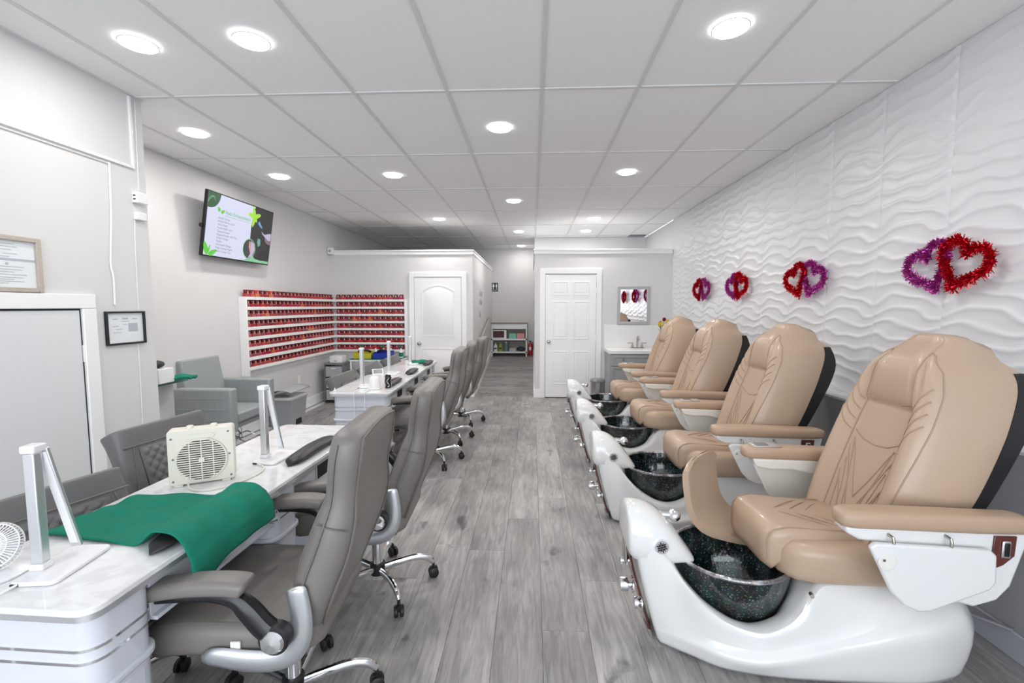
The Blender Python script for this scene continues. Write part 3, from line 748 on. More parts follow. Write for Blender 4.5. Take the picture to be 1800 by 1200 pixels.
def exec_chair(label, loc, rz):
    t = thing('office_chair', label, 'chair', loc, rz, 'grey client chairs on the aisle side of the tables')
    star_base(t)
    B().box(-.14, .12, -.12, .12, .385, .415).build('tilt_mechanism', 'black', t, bevel=.01)
    # seat (forward is -x)
    ps = res_path([(.20, .45), (.10, .455), (-.05, .46), (-.20, .465), (-.30, .455), (-.345, .43)], 3); N = len(ps)
    w = [interp([(0, .20), (.15, .245), (.5, .262), (.85, .26), (1, .235)], i/(N-1)) for i in range(N)]
    th = [interp([(0, .06), (.15, .11), (.7, .115), (.92, .10), (1, .04)], i/(N-1)) for i in range(N)]
    st = soft_slab(ps, w, th, rr=.75).build('seat', 'grey_leather', t, smooth=60)
    B().tube([(p[0], -.235, p[1]+.052) for p in ps[2:-3]], .004, 6).build('piping', 'grey_seam', st)
    B().tube([(p[0], .235, p[1]+.052) for p in ps[2:-3]], .004, 6).build('piping', 'grey_seam', st)
    # back
    sp = [(.10, .33), (.125, .42), (.155, .53), (.19, .64), (.235, .76), (.262, .86), (.275, .95), (.288, 1.03), (.298, 1.09), (.302, 1.125)]
    pb = res_path(sp, 3); N = len(pb)
    def bw(s): return interp([(0, .09), (.06, .15), (.16, .215), (.32, .262), (.48, .255), (.62, .23), (.8, .245), (.90, .238), (.96, .21), (1, .15)], s)
    def bt(s): return interp([(0, .03), (.06, .07), (.2, .12), (.4, .145), (.52, .13), (.62, .10), (.75, .105), (.9, .10), (.96, .08), (1, .03)], s)
    bk = soft_slab(pb, [bw(i/(N-1)) for i in range(N)], [bt(i/(N-1)) for i in range(N)], rr=.98).build('backrest', 'grey_leather', t, smooth=60)
    # lumbar side cushions are darker seams: front seams
    def rear(i, f): 
        a = Vector(pb[max(i-1, 0)]); c = Vector(pb[min(i+1, N-1)]); d = (c-a).normalized(); nn = Vector((d.y, -d.x)); s = i/(N-1)
        return (pb[i][0]+nn.x*bt(s)*.5*f, pb[i][1]+nn.y*bt(s)*.5*f)
    loop = []
    i0, i1 = 3, N-3
    for i in range(i0, i1+1):
        s = i/(N-1); x, z = rear(i, 1.0); loop.append((x, bw(s)-.035, z))
    x, z = rear(i1, 1.02); loop.append((x, .08, z+.012)); loop.append((x, 0, z+.014)); loop.append((x, -.08, z+.012))
    for i in range(i1, i0-1, -1):
        s = i/(N-1); x, z = rear(i, 1.0); loop.append((x, -(bw(s)-.035), z))
    x, z = rear(i0, 1.0); loop.append((x, -.08, z-.02)); loop.append((x, .08, z-.02)); loop.append(loop[0])
    B().tube(loop, .0045, 6).build('piping', 'grey_seam', bk)
    # side seam on the bolster
    for s_ in (-1, 1):
        b = B().tube([(rear(i, -.35)[0], s_*(bw(i/(N-1))+.0005), rear(i, -.35)[1]) for i in range(4, N-3)], .0035, 6); b.build('seam', 'grey_seam', bk)
        b = B().tube([(rear(i, -1.0)[0]-.002, s_*(bw(i/(N-1))-.07), rear(i, -1.0)[1]) for i in range(4, N-4)], .0035, 6); b.build('seam', 'grey_seam', bk)
    i = 14
    for s_ in (-1, 1):
        b = B().tube([(rear(i, f)[0], s_*(bw(i/(N-1))+.001), rear(i, f)[1]) for f in (-.8, -.4, 0, .4, .8)], .0035, 6); b.build('seam', 'grey_seam', bk)
    # silver brackets, knuckles, arms
    for s_ in (-1, 1):
        y = s_*.272
        path = cr([(-.145, y, .425), (-.10, y, .43), (-.02, y, .418), (.06, y, .415), (.125, y, .435), (.16, y, .49), (.165, y, .56), (.155, y, .63), (.15, y, .655)], 4)
        n_ = len(path); B().tube(path, [interp([(0, .012), (.1, .030), (.3, .036), (.6, .034), (.85, .034), (.96, .030), (1, .012)], k/(n_-1)) for k in range(n_)], 12, flat=.42).build('bracket', 'silver', t)
        yk = s_*.30
        k1 = B().lathe([(0, -.024), (.038, -.024), (.046, -.018), (.046, .018), (.040, .024), (0, .024)], 24, T=Matrix.Translation((.10, yk, .515)) @ Matrix.Rotation(PI/2, 4, 'X')); kb = k1.build('knuckle', 'black', t)
        B().lathe([(0, -.010), (.034, -.010), (.036, 0), (.030, .008), (0, .011)], 24, T=Matrix.Translation((.10, yk+s_*.026, .515)) @ Matrix.Rotation(-s_*PI/2, 4, 'X')).build('chrome_cap', 'chrome', kb)
        path = cr([(.10, yk, .52), (.06, yk, .555), (.02, yk, .605), (-.02, yk, .638), (-.10, yk, .648), (-.22, yk, .640), (-.28, yk, .632)], 4); n_ = len(path)
        B().tube(path, [interp([(0, .036), (.3, .034), (.5, .026), (.7, .016), (1, .010)], k/(n_-1)) for k in range(n_)], 10, flat=.9).build('arm', 'black_gloss', t)
        pp = [(.02, .672), (0, .68), (-.06, .685), (-.15, .682), (-.23, .672), (-.275, .662), (-.29, .655)]; pp = res_path(pp, 3); n_ = len(pp)
        pad = soft_slab(pp, [interp([(0, .02), (.08, .042), (.9, .040), (1, .02)], k/(n_-1)) for k in range(n_)], [interp([(0, .02), (.08, .05), (.9, .046), (1, .02)], k/(n_-1)) for k in range(n_)], rr=.8)
        for p in pad.v: p.y += yk-s_*.005
        pad.build('arm_pad', 'grey_leather', t, smooth=60)
    B().box(-.06, -.03, -.268, -.262, .44, .475).build('care_tag', 'plastic_white', t, smooth=0)
    return t
EC = [('nearest grey office chair on the aisle, at the end of the near table', (-.895, 1.57, 0), .06), ('second grey office chair on the aisle, just behind the nearest one', (-.835, 2.33, 0), .05),
      ('aisle office chair at the near end of the far manicure table', (-.99, 4.32, 0), .02), ('aisle office chair at the middle of the far manicure table', (-.98, 5.05, 0), .10),
      ('farthest aisle office chair, at the end of the far table', (-.94, 5.85, 0), -.02)]
ec = exec_chair(*EC[0])
for l, p, r in EC[1:]: dup(ec, p, r, l)
B  # noqa
def tech_chair(label, loc, rz):
    # low back task chair with a smooth top roll and quilted middle; forward is +x
    t = thing('task_chair', label, 'chair', loc, rz, 'dark grey technician chairs behind the tables')
    star_base(t, rot=.1)
    B().box(-.12, .12, -.12, .12, .385, .415).build('tilt_mechanism', 'black', t, bevel=.01)
    ps = res_path([(-.10, .45), (0, .46), (.16, .465), (.24, .45), (.27, .43)], 3); N = len(ps)
    soft_slab(ps, [interp([(0, .20), (.3, .25), (.9, .24), (1, .2)], i/(N-1)) for i in range(N)], [interp([(0, .06), (.2, .10), (.9, .09), (1, .04)], i/(N-1)) for i in range(N)], rr=.75).build('seat', 'dark_leather', t, smooth=60)
    sp = [(x_+.14, z_) for x_, z_ in [(-.19, .44), (-.21, .55), (-.235, .67), (-.27, .78), (-.305, .87), (-.325, .91), (-.33, .92)]]
    pb = res_path(sp, 4); N = len(pb)
    def bw(s): return interp([(0, .15), (.1, .20), (.5, .245), (.85, .245), (.95, .23), (1, .19)], s)
    def bt(s): return interp([(0, .03), (.1, .08), (.55, .10), (.66, .115), (.82, .135), (.95, .10), (1, .04)], s)
    bk = soft_slab(pb, [bw(i/(N-1)) for i in range(N)], [bt(i/(N-1)) for i in range(N)], rr=.75).build('backrest', 'dark_leather', t, smooth=60)
    # quilted centre
    def fr(v, u):
        i = v*(N-1); a = int(min(N-2, i)); f = i-a
        x = lerp(pb[a][0], pb[a+1][0], f); z = lerp(pb[a][1], pb[a+1][1], f)
        a0 = Vector(pb[max(a-1, 0)]); c = Vector(pb[min(a+1, N-1)]); d = (c-a0).normalized(); nn = Vector((d.y, -d.x))
        return Vector((x+nn.x*bt(v)*.5, u, z+nn.y*bt(v)*.5))
    def quilt(u, v):
        p = fr(.16+.42*v, (-1+2*u)*.165)
        q = abs(math.sin(PI*(u*6.5+v*5.5)))*abs(math.sin(PI*(u*6.5-v*5.5))); p.x += .004+.008*q**.5*min(1, 12*min(u, 1-u, v, 1-v)); return p
    B().grid(quilt, 50, 50).build('quilted_panel', 'dark_leather', bk, smooth=70)
    B().tube([tuple(fr(.60, u)+Vector((.001, 0, 0))) for u in (-.235, -.15, -.05, .05, .15, .235)], .004, 6).build('seam', 'grey_seam', bk)
    for s_ in (-1, 1):
        B().tube([tuple(fr(v, s_*lerp(.235, .175, (v-.1)/.6))+Vector((.001, 0, 0))) for v in (.1, .2, .3, .4, .5, .59)], .0035, 6).build('seam', 'grey_seam', bk)
        y = s_*.275
        B().tube(cr([(-.02, y*.9, .42), (.02, y, .46), (.03, y, .56), (.03, y, .61)], 4), .014, 10).build('arm_bracket', 'black', t)
        pad = soft_slab(res_path([(-.08, .625), (-.04, .63), (.06, .63), (.13, .625)], 3), [.02]+[.036]*8+[.02], [.02]+[.035]*8+[.02], rr=.8)
        for p in pad.v: p.y += y
        pad.build('arm_pad', 'dark_leather', t, smooth=60)
    return t
TC = [('nearest dark technician chair, cut by the left edge, behind the round fan', (-1.604, 1.461, 0), -.30), ('dark quilted technician chair beside the cream box fan', (-1.758, 2.191, 0), -.15),
      ('dark technician chair at the near end of the far table', (-1.70, 4.33, 0), .0), ('dark technician chair in the middle behind the far table', (-1.70, 5.08, 0), .05),
      ('dark technician chair at the far end of the far table', (-1.69, 5.85, 0), .0)]
tcx = tech_chair(*TC[0])
tcs = [dup(tcx, p, r, l) for l, p, r in TC[1:]]
for o in (tcx, tcs[1], tcs[2], tcs[3]): o.scale = (1, 1, .93)

# ------------------------------------------------------------------ manicure tables (local: x across, y along, origin at near-left floor corner centre)
def rr_box(b, x0, x1, y0, y1, z0, z1, r, n=5):
    cx, cy = (x0+x1)/2, (y0+y1)/2; pts = rrect((x1-x0)/2, (y1-y0)/2, r, n)
    b.prism([(cx+p[0], cy+p[1]) for p in pts], z0, z1, 'z'); return b
def manicure_table(label, loc, rz, L, peds):
    t = thing('manicure_table', label, 'table', loc, rz, 'white manicure tables')
    W_ = .54
    rr_box(B(), -W_/2, W_/2, 0, L, .752, .77, .045).build('tabletop', 'marble', t, bevel=.003)
    rr_box(B(), -W_/2+.004, W_/2-.004, .004, L-.004, .735, .752, .042).build('metal_edge', 'alu', t)
    for i, (a, c) in enumerate(peds):
        hang = 0 < i < len(peds)-1
        x0, x1 = (-.02 if hang else -W_/2+.03), W_/2-.03; zb = .40 if hang else .02; r = .05
        p = rr_box(B(), x0, x1, a, c, zb, .735, r).build('hanging_cabinet' if hang else 'pedestal', 'cabinet_white', t)
        rr_box(B(), x0-.012, x1+.012, a-.012, c+.012, .51, .532, r+.01).build('belt_moulding', 'cabinet_white', p, bevel=.006)
        for z in (.60, .635): rr_box(B(), x0-.003, x1+.003, a-.003, c+.003, z, z+.008, r+.002).build('metal_stripe', 'chrome', p)
        if hang: continue
        rr_box(B(), x0+.015, x1-.015, a+.01, c-.01, 0, .02, .04).build('plinth', 'smoke_plastic', p)
        if c-a > .12: B().box(x1-.002, x1+.002, a+.05, c-.05, .05, .49).build('side_panel', 'cabinet_white', p, bevel=.002)
        B().box(x0+.05, x1-.05, a-.003, a+.002, .05, .49).build('end_panel', 'cabinet_white', p, bevel=.002)
    # bridge drawers between pedestals
    for (a, c), (d_, e) in zip(peds, peds[1:]):
        B().box(-W_/2+.06, W_/2-.05, c, d_, .60, .735).build('apron', 'cabinet_white', t, bevel=.003)
        B().box(-W_/2+.02, W_/2-.03, c, d_, .590, .602).build('under_shelf', 'cabinet_white', t, bevel=.002)
        m_ = (c+d_)/2
        v = B().box(W_/2-.052, W_/2-.046, m_-.10, m_+.10, .635, .705).build('vent_opening', 'black', t, bevel=.01)
        B().box(W_/2-.05, W_/2-.043, m_-.11, m_-.10, .625, .715).build('vent_frame', 'alu', v)
    return t
TX = -1.335
T1 = manicure_table('near white marble topped manicure table under the green towel and box fan', (TX-.022, 1.02, 0), -.03, 1.75, [(.03, .22), (.80, 1.0), (1.60, 1.72)])
T2_ = manicure_table('far white manicure table with three black arm cushions', (-1.505, 3.83, 0), .033, 2.38, [(.03, .22), (.80, .95), (1.53, 1.68), (2.23, 2.35)])

def arm_cushion(label, loc, rz, L=.40):
    b = B(); rings = []
    n = 14
    for k in range(n+1):
        s = k/n; y = (s-.5)*L; e = max(0, 1-(abs(2*s-1))**6)**.5; w = .045*max(e, .05); h = .030*max(e, .1)+.012*(1-abs(2*s-1))
        rings.append([(p[0]*1.0, y, h/2+.004+p[1]*h/2*1.0) for p in [(w*math.cos(2*PI*q/14), math.sin(2*PI*q/14)) for q in range(14)]])
    b.loft(rings); o = b.build('arm_cushion', 'black_leather', smooth=60); o.location = loc; o.rotation_euler = (0, 0, rz)
    tag(o, label, 'cushion', 'black arm cushions'); return o
arm_cushion('black arm cushion mostly covered by the green towel', (-1.135, 1.49, .770), -.05, .46)
arm_cushion('black arm cushion on the near table beyond the green towel', (-1.13, 2.25, .770), -.03, .46)
arm_cushion('black arm cushion beside the patterned bottle on the far table', (-1.345, 4.33, .770), .04, .44)
arm_cushion('black arm cushion in the middle of the far table', (-1.36, 5.05, .770), .04, .42)
arm_cushion('farthest black arm cushion, beside the small green towel', (-1.355, 5.83, .770), .04, .42)

def led_lamp(label, loc, rz, fold=True, h=.345):
    t = thing('desk_lamp', label, 'lamp', loc, rz, 'folding led table lamps')
    b = B(); rr_box(b, -.055, .065, -.09, .11, 0, .012, .02); b.build('base', 'plastic_white', t, bevel=.004, seg=3)
    B().box(-.05, -.012, -.035, .0, .012, .03).build('post_foot', 'plastic_white', t, bevel=.003)
    B().box(-.046, -.016, -.031, -.004, .03, h).build('post', 'alu', t, bevel=.003)
    B().box(-.049, -.010, -.036, .006, h, h+.022).build('head_joint', 'plastic_white', t, bevel=.005, seg=3)
    if fold:
        T = Matrix.Translation((-.020, .002, h+.008)) @ Matrix.Rotation(-.04, 4, 'Y') @ Matrix.Rotation(.21, 4, 'X')
        a = B().box(-.014, .014, -.005, .005, -.33, 0, T=T).build('light_arm', 'alu', t, bevel=.002)
        B().box(-.011, .011, -.0075, -.0045, -.315, -.01, T=T).build('diffuser', 'plastic_white', a)
    else:
        B().box(-.044, -.018, .0, .010, .04, h-.002).build('light_arm', 'plastic_white', t, bevel=.002)
    B().box(-.045, -.025, -.092, -.089, .003, .009).build('socket', 'black', t)
    return t
led_lamp('silver folding table lamp nearest the camera, on the near manicure table', (-1.355, 1.19, .771), .12)
led_lamp('silver folding table lamp behind the green towel on the near table', (-1.27, 2.13, .771), -.08)
l3 = led_lamp('upright folded white table lamp at the near end of the far table', (-1.545, 4.12, .771), 0, fold=False)
dup(l3, (-1.55, 4.93, .771), 0, 'upright folded white table lamp in the middle of the far table'); dup(l3, (-1.545, 5.78, .771), 0, 'farthest upright folded white table lamp on the far table')

# cords
def cord(label, pts, m='plastic_white', r=.0032):
    o = B().tube(cr(pts, 8), r, 8).build('power_cord', m); tag(o, label, 'cord'); return o
cord('white cord trailing from the nearest table lamp over the table end', [(-1.37, 1.095, .78), (-1.38, 1.05, .776), (-1.40, 1.01, .774), (-1.42, .990, .70), (-1.42, .985, .5)])
cord('cream cord from the box fan curving over the marble top', [(-1.42, 1.765, .795), (-1.39, 1.74, .776), (-1.32, 1.735, .775), (-1.25, 1.80, .775), (-1.22, 1.92, .775), (-1.24, 2.00, .775), (-1.29, 2.035, .778)], 'cream')
cord('white cord with switch hanging over the near end of the far table', [(-1.56, 4.02, .779), (-1.55, 3.90, .776), (-1.545, 3.828, .772), (-1.545, 3.822, .70), (-1.54, 3.82, .55)])
cord('second white cord hanging over the near end of the far table', [(-1.49, 4.02, .779), (-1.45, 3.92, .776), (-1.45, 3.828, .772), (-1.45, 3.822, .70), (-1.45, 3.82, .52)])

# green towel draped over the near table
def towel():
    # local strip: u along x (left -> right, then hanging), v along y
    def f(u, v):
        # corners from the left edge of the table to the aisle edge
        yl = lerp(1.36, 1.68, v); xl = lerp(-1.60, -1.565, v); xe = -1.052+.010*v
        ye = lerp(1.285, 1.70, v)
        tot = .50+lerp(.115, .085, v)+.008*math.sin(9*v); s = u*tot
        if s < .50:
            q = s/.50;  x = lerp(xl, xe, q); y_ = lerp(yl, ye, q)
            z = .777+.0035*math.sin(9*q+5*v)+.003*math.sin(23*v+4*q)+.0025*math.sin(17*q-11*v)
            dd = (x+1.135)/.055; z += .046*math.exp(-(dd*.72)**4) if 0 <= v <= 1 else 0
        else:
            q = (s-.50)/(tot-.50); x = xe+.016*min(1, q*3)+.006*math.sin(14*v)*q; y_ = ye+(.0)*q; z = .776-(s-.50)+.0
            z -= .0
        return (x, y_, z)
    b = B().grid(f, 60, 36); o = b.build('towel', 'towel_green', smooth=80, solid=.006); tag(o, 'large green towel draped over the edge of the near manicure table', 'towel')
towel()

# cream box fan
def box_fan():
    t = thing('box_fan', 'cream box fan standing on the near manicure table', 'fan', (-1.405, 1.835, .771), .50)
    w, h, d_ = .118, .232, .042
    b = B(); pts = rrect(w, h/2, .014, 4)
    b.prism([(p[0], p[1]+h/2+.004) for p in pts], -d_*.55, d_, 'y'); bd = b.build('housing', 'cream', t, bevel=.004)
    # front with round opening: dark disc and slats
    R = .090; cz = h*.45
    dk = B().cyl((0, -d_*.55-.001, cz), (0, -d_*.55-.003, cz), R, 40).build('grille_recess', 'black', t)
    n = 19
    for k in range(n):
        z = -R+2*R*(k+.5)/n; c = math.sqrt(max(0, R*R-z*z))
        B().box(-c, c, -d_*.55-.008, -d_*.55-.003, cz+z-.0022, cz+z+.0022).build('grille_slat', 'cream', dk, smooth=0)
    for x in (-.042, 0, .042):
        c = math.sqrt(R*R-x*x); B().box(x-.002, x+.002, -d_*.55-.009, -d_*.55-.003, cz-c, cz+c).build('grille_rib', 'cream', dk, smooth=0)
    ring = [(R*math.cos(2*PI*k/40), -d_*.55-.004, cz+R*math.sin(2*PI*k/40)) for k in range(41)]
    B().tube(ring, .004, 6).build('grille_ring', 'cream', dk)
    B().cyl((0, -d_*.55-.008, cz), (0, -d_*.55-.011, cz), .011, 16).build('badge', 'cream', dk)
    pts = rrect(.050, .010, .0098, 5)
    B().prism([(p[0], p[1]+h-.027) for p in pts], -d_*.55-.004, -d_*.55, 'y').build('handle_recess', 'cream', bd, bevel=.003)
    for x, z in ((-.103, .022), (.103, .022), (-.103, h-.03), (.098, h-.018), (-.1, h*.5), (.1, h*.5)):
        B().cyl((x, -d_*.55-.002, z), (x, -d_*.55+.002, z), .0045, 10).build('screw', 'smoke_plastic', bd)
    for x in (-.04, .045): B().cyl((x, .005, h), (x, .005, h+.016), .013, 16).build('top_knob', 'cream', bd, bevel=.003)
    for x in (-.085, .085): B().box(x-.015, x+.015, -.03, .045, 0, .006).build('foot', 'cream', bd)
box_fan()
# round white fan at the left edge
def round_fan():
    t = thing('round_fan', 'small round white fan at the left edge of the near table', 'fan', (-1.50, 1.15, .771), .5)
    b = B().lathe([(0, 0), (.075, 0), (.078, .006), (.06, .014), (.02, .022), (0, .022)], 28); b.build('base', 'plastic_white', t)
    B().tube([(0, .02, .02), (0, .045, .07), (0, .03, .10)], .012, 10).build('neck', 'plastic_white', t)
    cz = .078; T = Matrix.Translation((0, 0, cz)) @ Matrix.Rotation(-.5, 4, 'X') @ Matrix.Scale(.78, 4)
    hub = B().cyl((0, -.02, 0), (0, .045, 0), .026, 18, T=T).build('motor', 'plastic_white', t, bevel=.006)
    cg = []
    for k in range(48):
        a = 2*PI*k/48; c, s = math.cos(a), math.sin(a)
        B().tube([(c*.012, -.034, s*.012), (c*.05, -.036, s*.05), (c*.078, -.022, s*.078), (c*.084, 0, s*.084), (c*.075, .022, s*.075), (c*.03, .03, s*.03)], .0022, 5, T=T).build('cage_wire', 'plastic_white', hub, smooth=0)
    for r, y in ((.084, 0), (.05, -.036), (.078, -.022)):
        B().tube([(r*math.cos(2*PI*k/32), y, r*math.sin(2*PI*k/32)) for k in range(33)], .0022, 6, T=T).build('cage_ring', 'plastic_white', hub)
    for k in range(3):
        b = B().grid(lambda u, v: (lerp(.015, .070, u)*math.cos(2*PI*k/3+(v-.5)*1.5*(.6+.4*u)), -.005+.02*(v-.5), lerp(.015, .070, u)*math.sin(2*PI*k/3+(v-.5)*1.5*(.6+.4*u))), 6, 6, T=T)
        b.build('blade', 'plastic_white', hub, solid=.002)
round_fan()

# things on the far table
t = thing('nail_dryer', 'white round nail lamp with cable on the near end of the far table', 'nail lamp', (-1.43, 4.02, .771))
rr_box(B(), -.055, .055, -.05, .05, 0, .012, .03).build('base', 'plastic_white', t, bevel=.003)
B().lathe([(.048, .012), (.05, .03), (.046, .10), (.035, .115), (0, .118)], 24).build('hood', 'plastic_white', t)
t = thing('spray_bottle', 'black and silver patterned cylinder bottle on the far table', 'bottle', (-1.325, 4.08, .771))
B().lathe([(0, 0), (.026, 0), (.028, .01), (.028, .10), (.024, .118), (0, .122)], 24).build('body', 'black_gloss', t)
b = B()
for k in range(5): b.tube([(.0285*math.cos(1.25*k+.4*math.sin(q)), .0285*math.sin(1.25*k+.4*math.sin(q)), .012+.011*q) for q in range(9)], .0035, 5)
b.build('silver_pattern', 'chrome', t)
o = B().lathe([(0, 0), (.010, 0), (.011, .004), (.004, .018), (.002, .03), (0, .031)], 12).build('file_holder', 'plastic_white'); o.location = (-1.745, 3.90, .771); tag(o, 'tiny white cone on the near left corner of the far table', 'holder')
o = B().box(-.03, .03, -.03, .03, 0, .004).build('coaster', 'grey_plastic', bevel=.001); o.location = (-1.44, 4.55, .771); tag(o, 'small flat silver plate between two black cushions', 'plate')
t = thing('tablet', 'white framed tablet display leaning behind the far table', 'tablet', (-1.70, 4.90, .771), .5)
Tt = Matrix.Rotation(-.5, 4, 'X'); B().box(-.06, .06, 0, .01, 0, .065, T=Tt).build('case', 'plastic_white', t, bevel=.003)
B().box(-.048, .048, -.002, .0, .010, .056, T=Tt).build('screen', 'smoke_plastic', t)
def small_towel(label, loc, w, d_, rz=0):
    def f(u, v): return ((u-.5)*w, (v-.5)*d_, .012+.006*math.sin(9*u+3*v)+.004*math.sin(14*v))
    o = B().grid(f, 20, 16).build('towel', 'towel_green', smooth=80, solid=.016); o.location = loc; o.rotation_euler = (0, 0, rz); tag(o, label, 'towel'); return o
small_towel('green folded towel at the far end of the far manicure table', (-1.49, 5.93, .775), .22, .22)

# ------------------------------------------------------------------ tinsel heart garlands
def heart_pts(n, sx):
    out = []
    for k in range(n):
        a = 2*PI*k/n; x = 16*math.sin(a)**3; y = 13*math.cos(a)-5*math.cos(2*a)-2*math.cos(3*a)-math.cos(4*a); out.append((x/34*sx, (y+2)/34*sx))
    return out
def tinsel(pts, cy, cz, rot, rnd, dx):
    b = B(); c, s = math.cos(rot), math.sin(rot); n = len(pts)
    P = [Vector((dx, cy+p[0]*c-p[1]*s, cz+p[0]*s+p[1]*c)) for p in pts]
    core = P+[P[0]]; b.tube(core, .010, 6)
    for i in range(n):
        a = P[i]; bb = P[(i+1) % n]; d_ = (bb-a)
        m_ = max(2, int(d_.length*2600))
        for k in range(m_):
            p = a+d_*rnd.random(); q = Vector((rnd.gauss(0, 1)-.4, rnd.gauss(0, 1), rnd.gauss(0, 1))).normalized()
            if q.x > .3: q.x = -q.x
            l = rnd.uniform(.022, .042); w = q.cross(Vector((rnd.random(), rnd.random(), rnd.random()))).normalized()*rnd.uniform(.0018, .0032)
            b.add([p-w, p+w, p+q*l+w*.8, p+q*l-w*.8], [(0, 1, 2, 3)])
    return b
for k, (yc, red_right, lab) in enumerate(((2.56, True, 'nearest pair of tinsel hearts, red overlapping on the right'), (3.83, False, 'second pair of tinsel hearts from the right, red on the left'),
                                (5.06, True, 'third pair of tinsel hearts from the right, purple pink on the left'), (6.09, False, 'farthest small looking pair of tinsel hearts, beside the mirror corner'))):
    t = thing('heart_garland', lab, 'decoration', (XR-.02, yc, 1.725), 0, 'tinsel hearts on the wave wall')
    rnd = random.Random(k); s = .27; off = .115
    # larger y is further left in the picture
    a = -1 if red_right else 1
    for m_, sg, dx in (('tinsel_pink', -a, -.02), ('tinsel_red', a, -.032)):
        b = tinsel(heart_pts(34, .285), sg*.103, .0+(.0), -sg*(.40), rnd, dx)
        b.build('red_heart' if m_ == 'tinsel_red' else 'pink_heart', m_, t, smooth=0)

# ------------------------------------------------------------------ television
def tv():
    t = thing('television', 'flat wall television tilted forward showing a green and white price menu', 'television', (XT+.14, 4.975, 2.345))
    # local frame: width along y, face +x, tilt around y axis
    t.rotation_euler = (0, math.radians(9), 0)
    w, h = .565, .325
    B().box(-.02, .015, -w, w, -h, h).build('housing', 'black', t, bevel=.004)
    T = lambda x: Matrix.Translation((x, 0, 0)) @ Matrix.Rotation(PI/2, 4, 'Z') @ Matrix.Rotation(PI/2, 4, 'X')
    # picture: local 2D coords a (right = +y), b (up)
    def flat(name, poly, m, x): return B().add([(x, p[0], p[1]) for p in poly], [tuple(range(len(poly)))]).build(name, m, scr, smooth=0)
    scr = B().add([(.0155, -w+.012, -h+.014), (.0155, w-.012, -h+.014), (.0155, w-.012, h-.012), (.0155, -w+.012, h-.012)], [(0, 1, 2, 3)]).build('screen', 'scr_white', t, smooth=0)
    a0, a1, b0, b1 = -w+.012, w-.012, -h+.014, h-.012
    poly = [(a1, b0), (a1, b1), (.20, b1)]+[(.17-.04*math.sin(PI*k/10)+.08*(k/10)*0+.0, b1-.03-(b1-b0-.06)*k/10) for k in range(11)]+[(.25, b0+.02)]
    flat('photo_area', [(a1, b0+.03), (a1, b1), (.20, b1), (.165, .16), (.155, .05), (.16, -.08), (.20, -.2), (.27, -.27), (.36, b0+.03)], 'scr_black', .0162)
    flat('green_wave', [(a1, b0), (a1, b0+.035), (.38, b0+.05), (.28, -.25), (.18, -.22), (.10, b0+.01), (.0, b0)], 'scr_mint', .0160)
    circ = lambda cx, cy, r, ry=None, n=28, a=0, e=2*PI: [(cx+r*math.cos(a+e*k/n), cy+(ry or r)*math.sin(a+e*k/n)) for k in range(n if e > 6 else n+1)]
    flat('logo_disc', [(a0, b1)]+circ(a0+.02, b1-.0, .155, n=16, a=-PI/2-.13, e=PI/2+.13), 'scr_dgreen', .0163)
    B().tube([(.0166, a0+.045+.05*math.cos(q*.5), b1-.07+.035*math.sin(q*.8)) for q in range(12)], .0018, 4).build('logo_line', 'scr_lgreen', scr)
    flat('round_photo', circ(.16, -.17, .115), 'scr_lgreen', .0166); flat('round_photo_fill', circ(.16, -.17, .108), 'scr_dark', .0169)
    flat('sleeve', [(.175, -.075), (.24, -.10), (.265, -.17), (.22, -.26), (.15, -.275), (.20, -.2)], 'scr_lav', .0172)
    flat('finger', [(.145, -.08), (.17, -.09), (.205, -.19), (.19, -.23), (.15, -.15)], 'scr_pink', .0174)
    flat('hand_photo', [(.36, .06), (.42, .03), (.49, .05), (a1, .06), (a1, -.03), (.50, -.03), (.44, .0), (.38, .03)], 'scr_lav', .0168)
    flat('hand_shade', [(.43, -.0), (.5, -.02), (a1, -.04), (a1, -.08), (.48, -.07), (.44, -.04)], 'scr_skin', .0167)
    flat('glow', [(.27, .14), (.33, .10), (.37, .095), (.34, .13), (.30, .17)], 'scr_blue', .0168)
    flat('polish_bottle', [(.30, -.03), (.35, -.035), (.36, -.10), (.32, -.13), (.295, -.08)], 'scr_teal', .0168)
    def leaf(cx, cy, l, wd, ang, m='scr_lime'):
        c, s = math.cos(ang), math.sin(ang); P = []
        for k in range(16):
            q = 2*PI*k/16; x = l/2*(1+math.cos(q)); y = wd/2*math.sin(q)*(1-.3*math.cos(q)); P.append((cx+x*c-y*s, cy+x*s+y*c))
        flat('leaf', P, m, .0175)
    for ang in (1.9, .35, 3.0, 4.5, 5.4): leaf(.20, .20, .12 if ang != 5.4 else .07, .05, ang)
    leaf(a0+.055, b0+.005, .14, .06, 2.0, 'scr_green'); leaf(a0+.07, b0+.005, .13, .05, .45, 'scr_green'); leaf(a0+.06, b0+.02, .09, .025, 1.3, 'scr_green')
    leaf(-.375, .145, .05, .04, 2.2, 'scr_green'); leaf(-.355, .135, .06, .035, .6, 'scr_green')
    text('menu_title', 'Nails Enhancement', .054, 'scr_tgreen', scr, T(.0176) @ Matrix.Translation((-.29, .135, 0)))
    B().box(.0160, .0164, -.30, .13, .115, .118).build('title_rule', 'scr_tgreen', scr, smooth=0)
    lines = ['Acrylic Full Set', 'Acrylic Full Set Color', 'Acrylic Refill', 'Acrylic Refill Color', 'Dipping Powder', 'Dipping Powder with Tips', 'Ombre Design', 'Shellac', 'Gel Powder Design', 'Polish Change Fingers', 'Polish Change Toes']
    for i, s in enumerate(lines): text('menu_line', s, .030, 'scr_text', scr, T(.0176) @ Matrix.Translation((-.39, .075-.034*i, 0)))
    B().cyl((-.02, -.58, -.03), (.0, -.58, -.03), .02, 14).build('cable_loop', 'black', t)
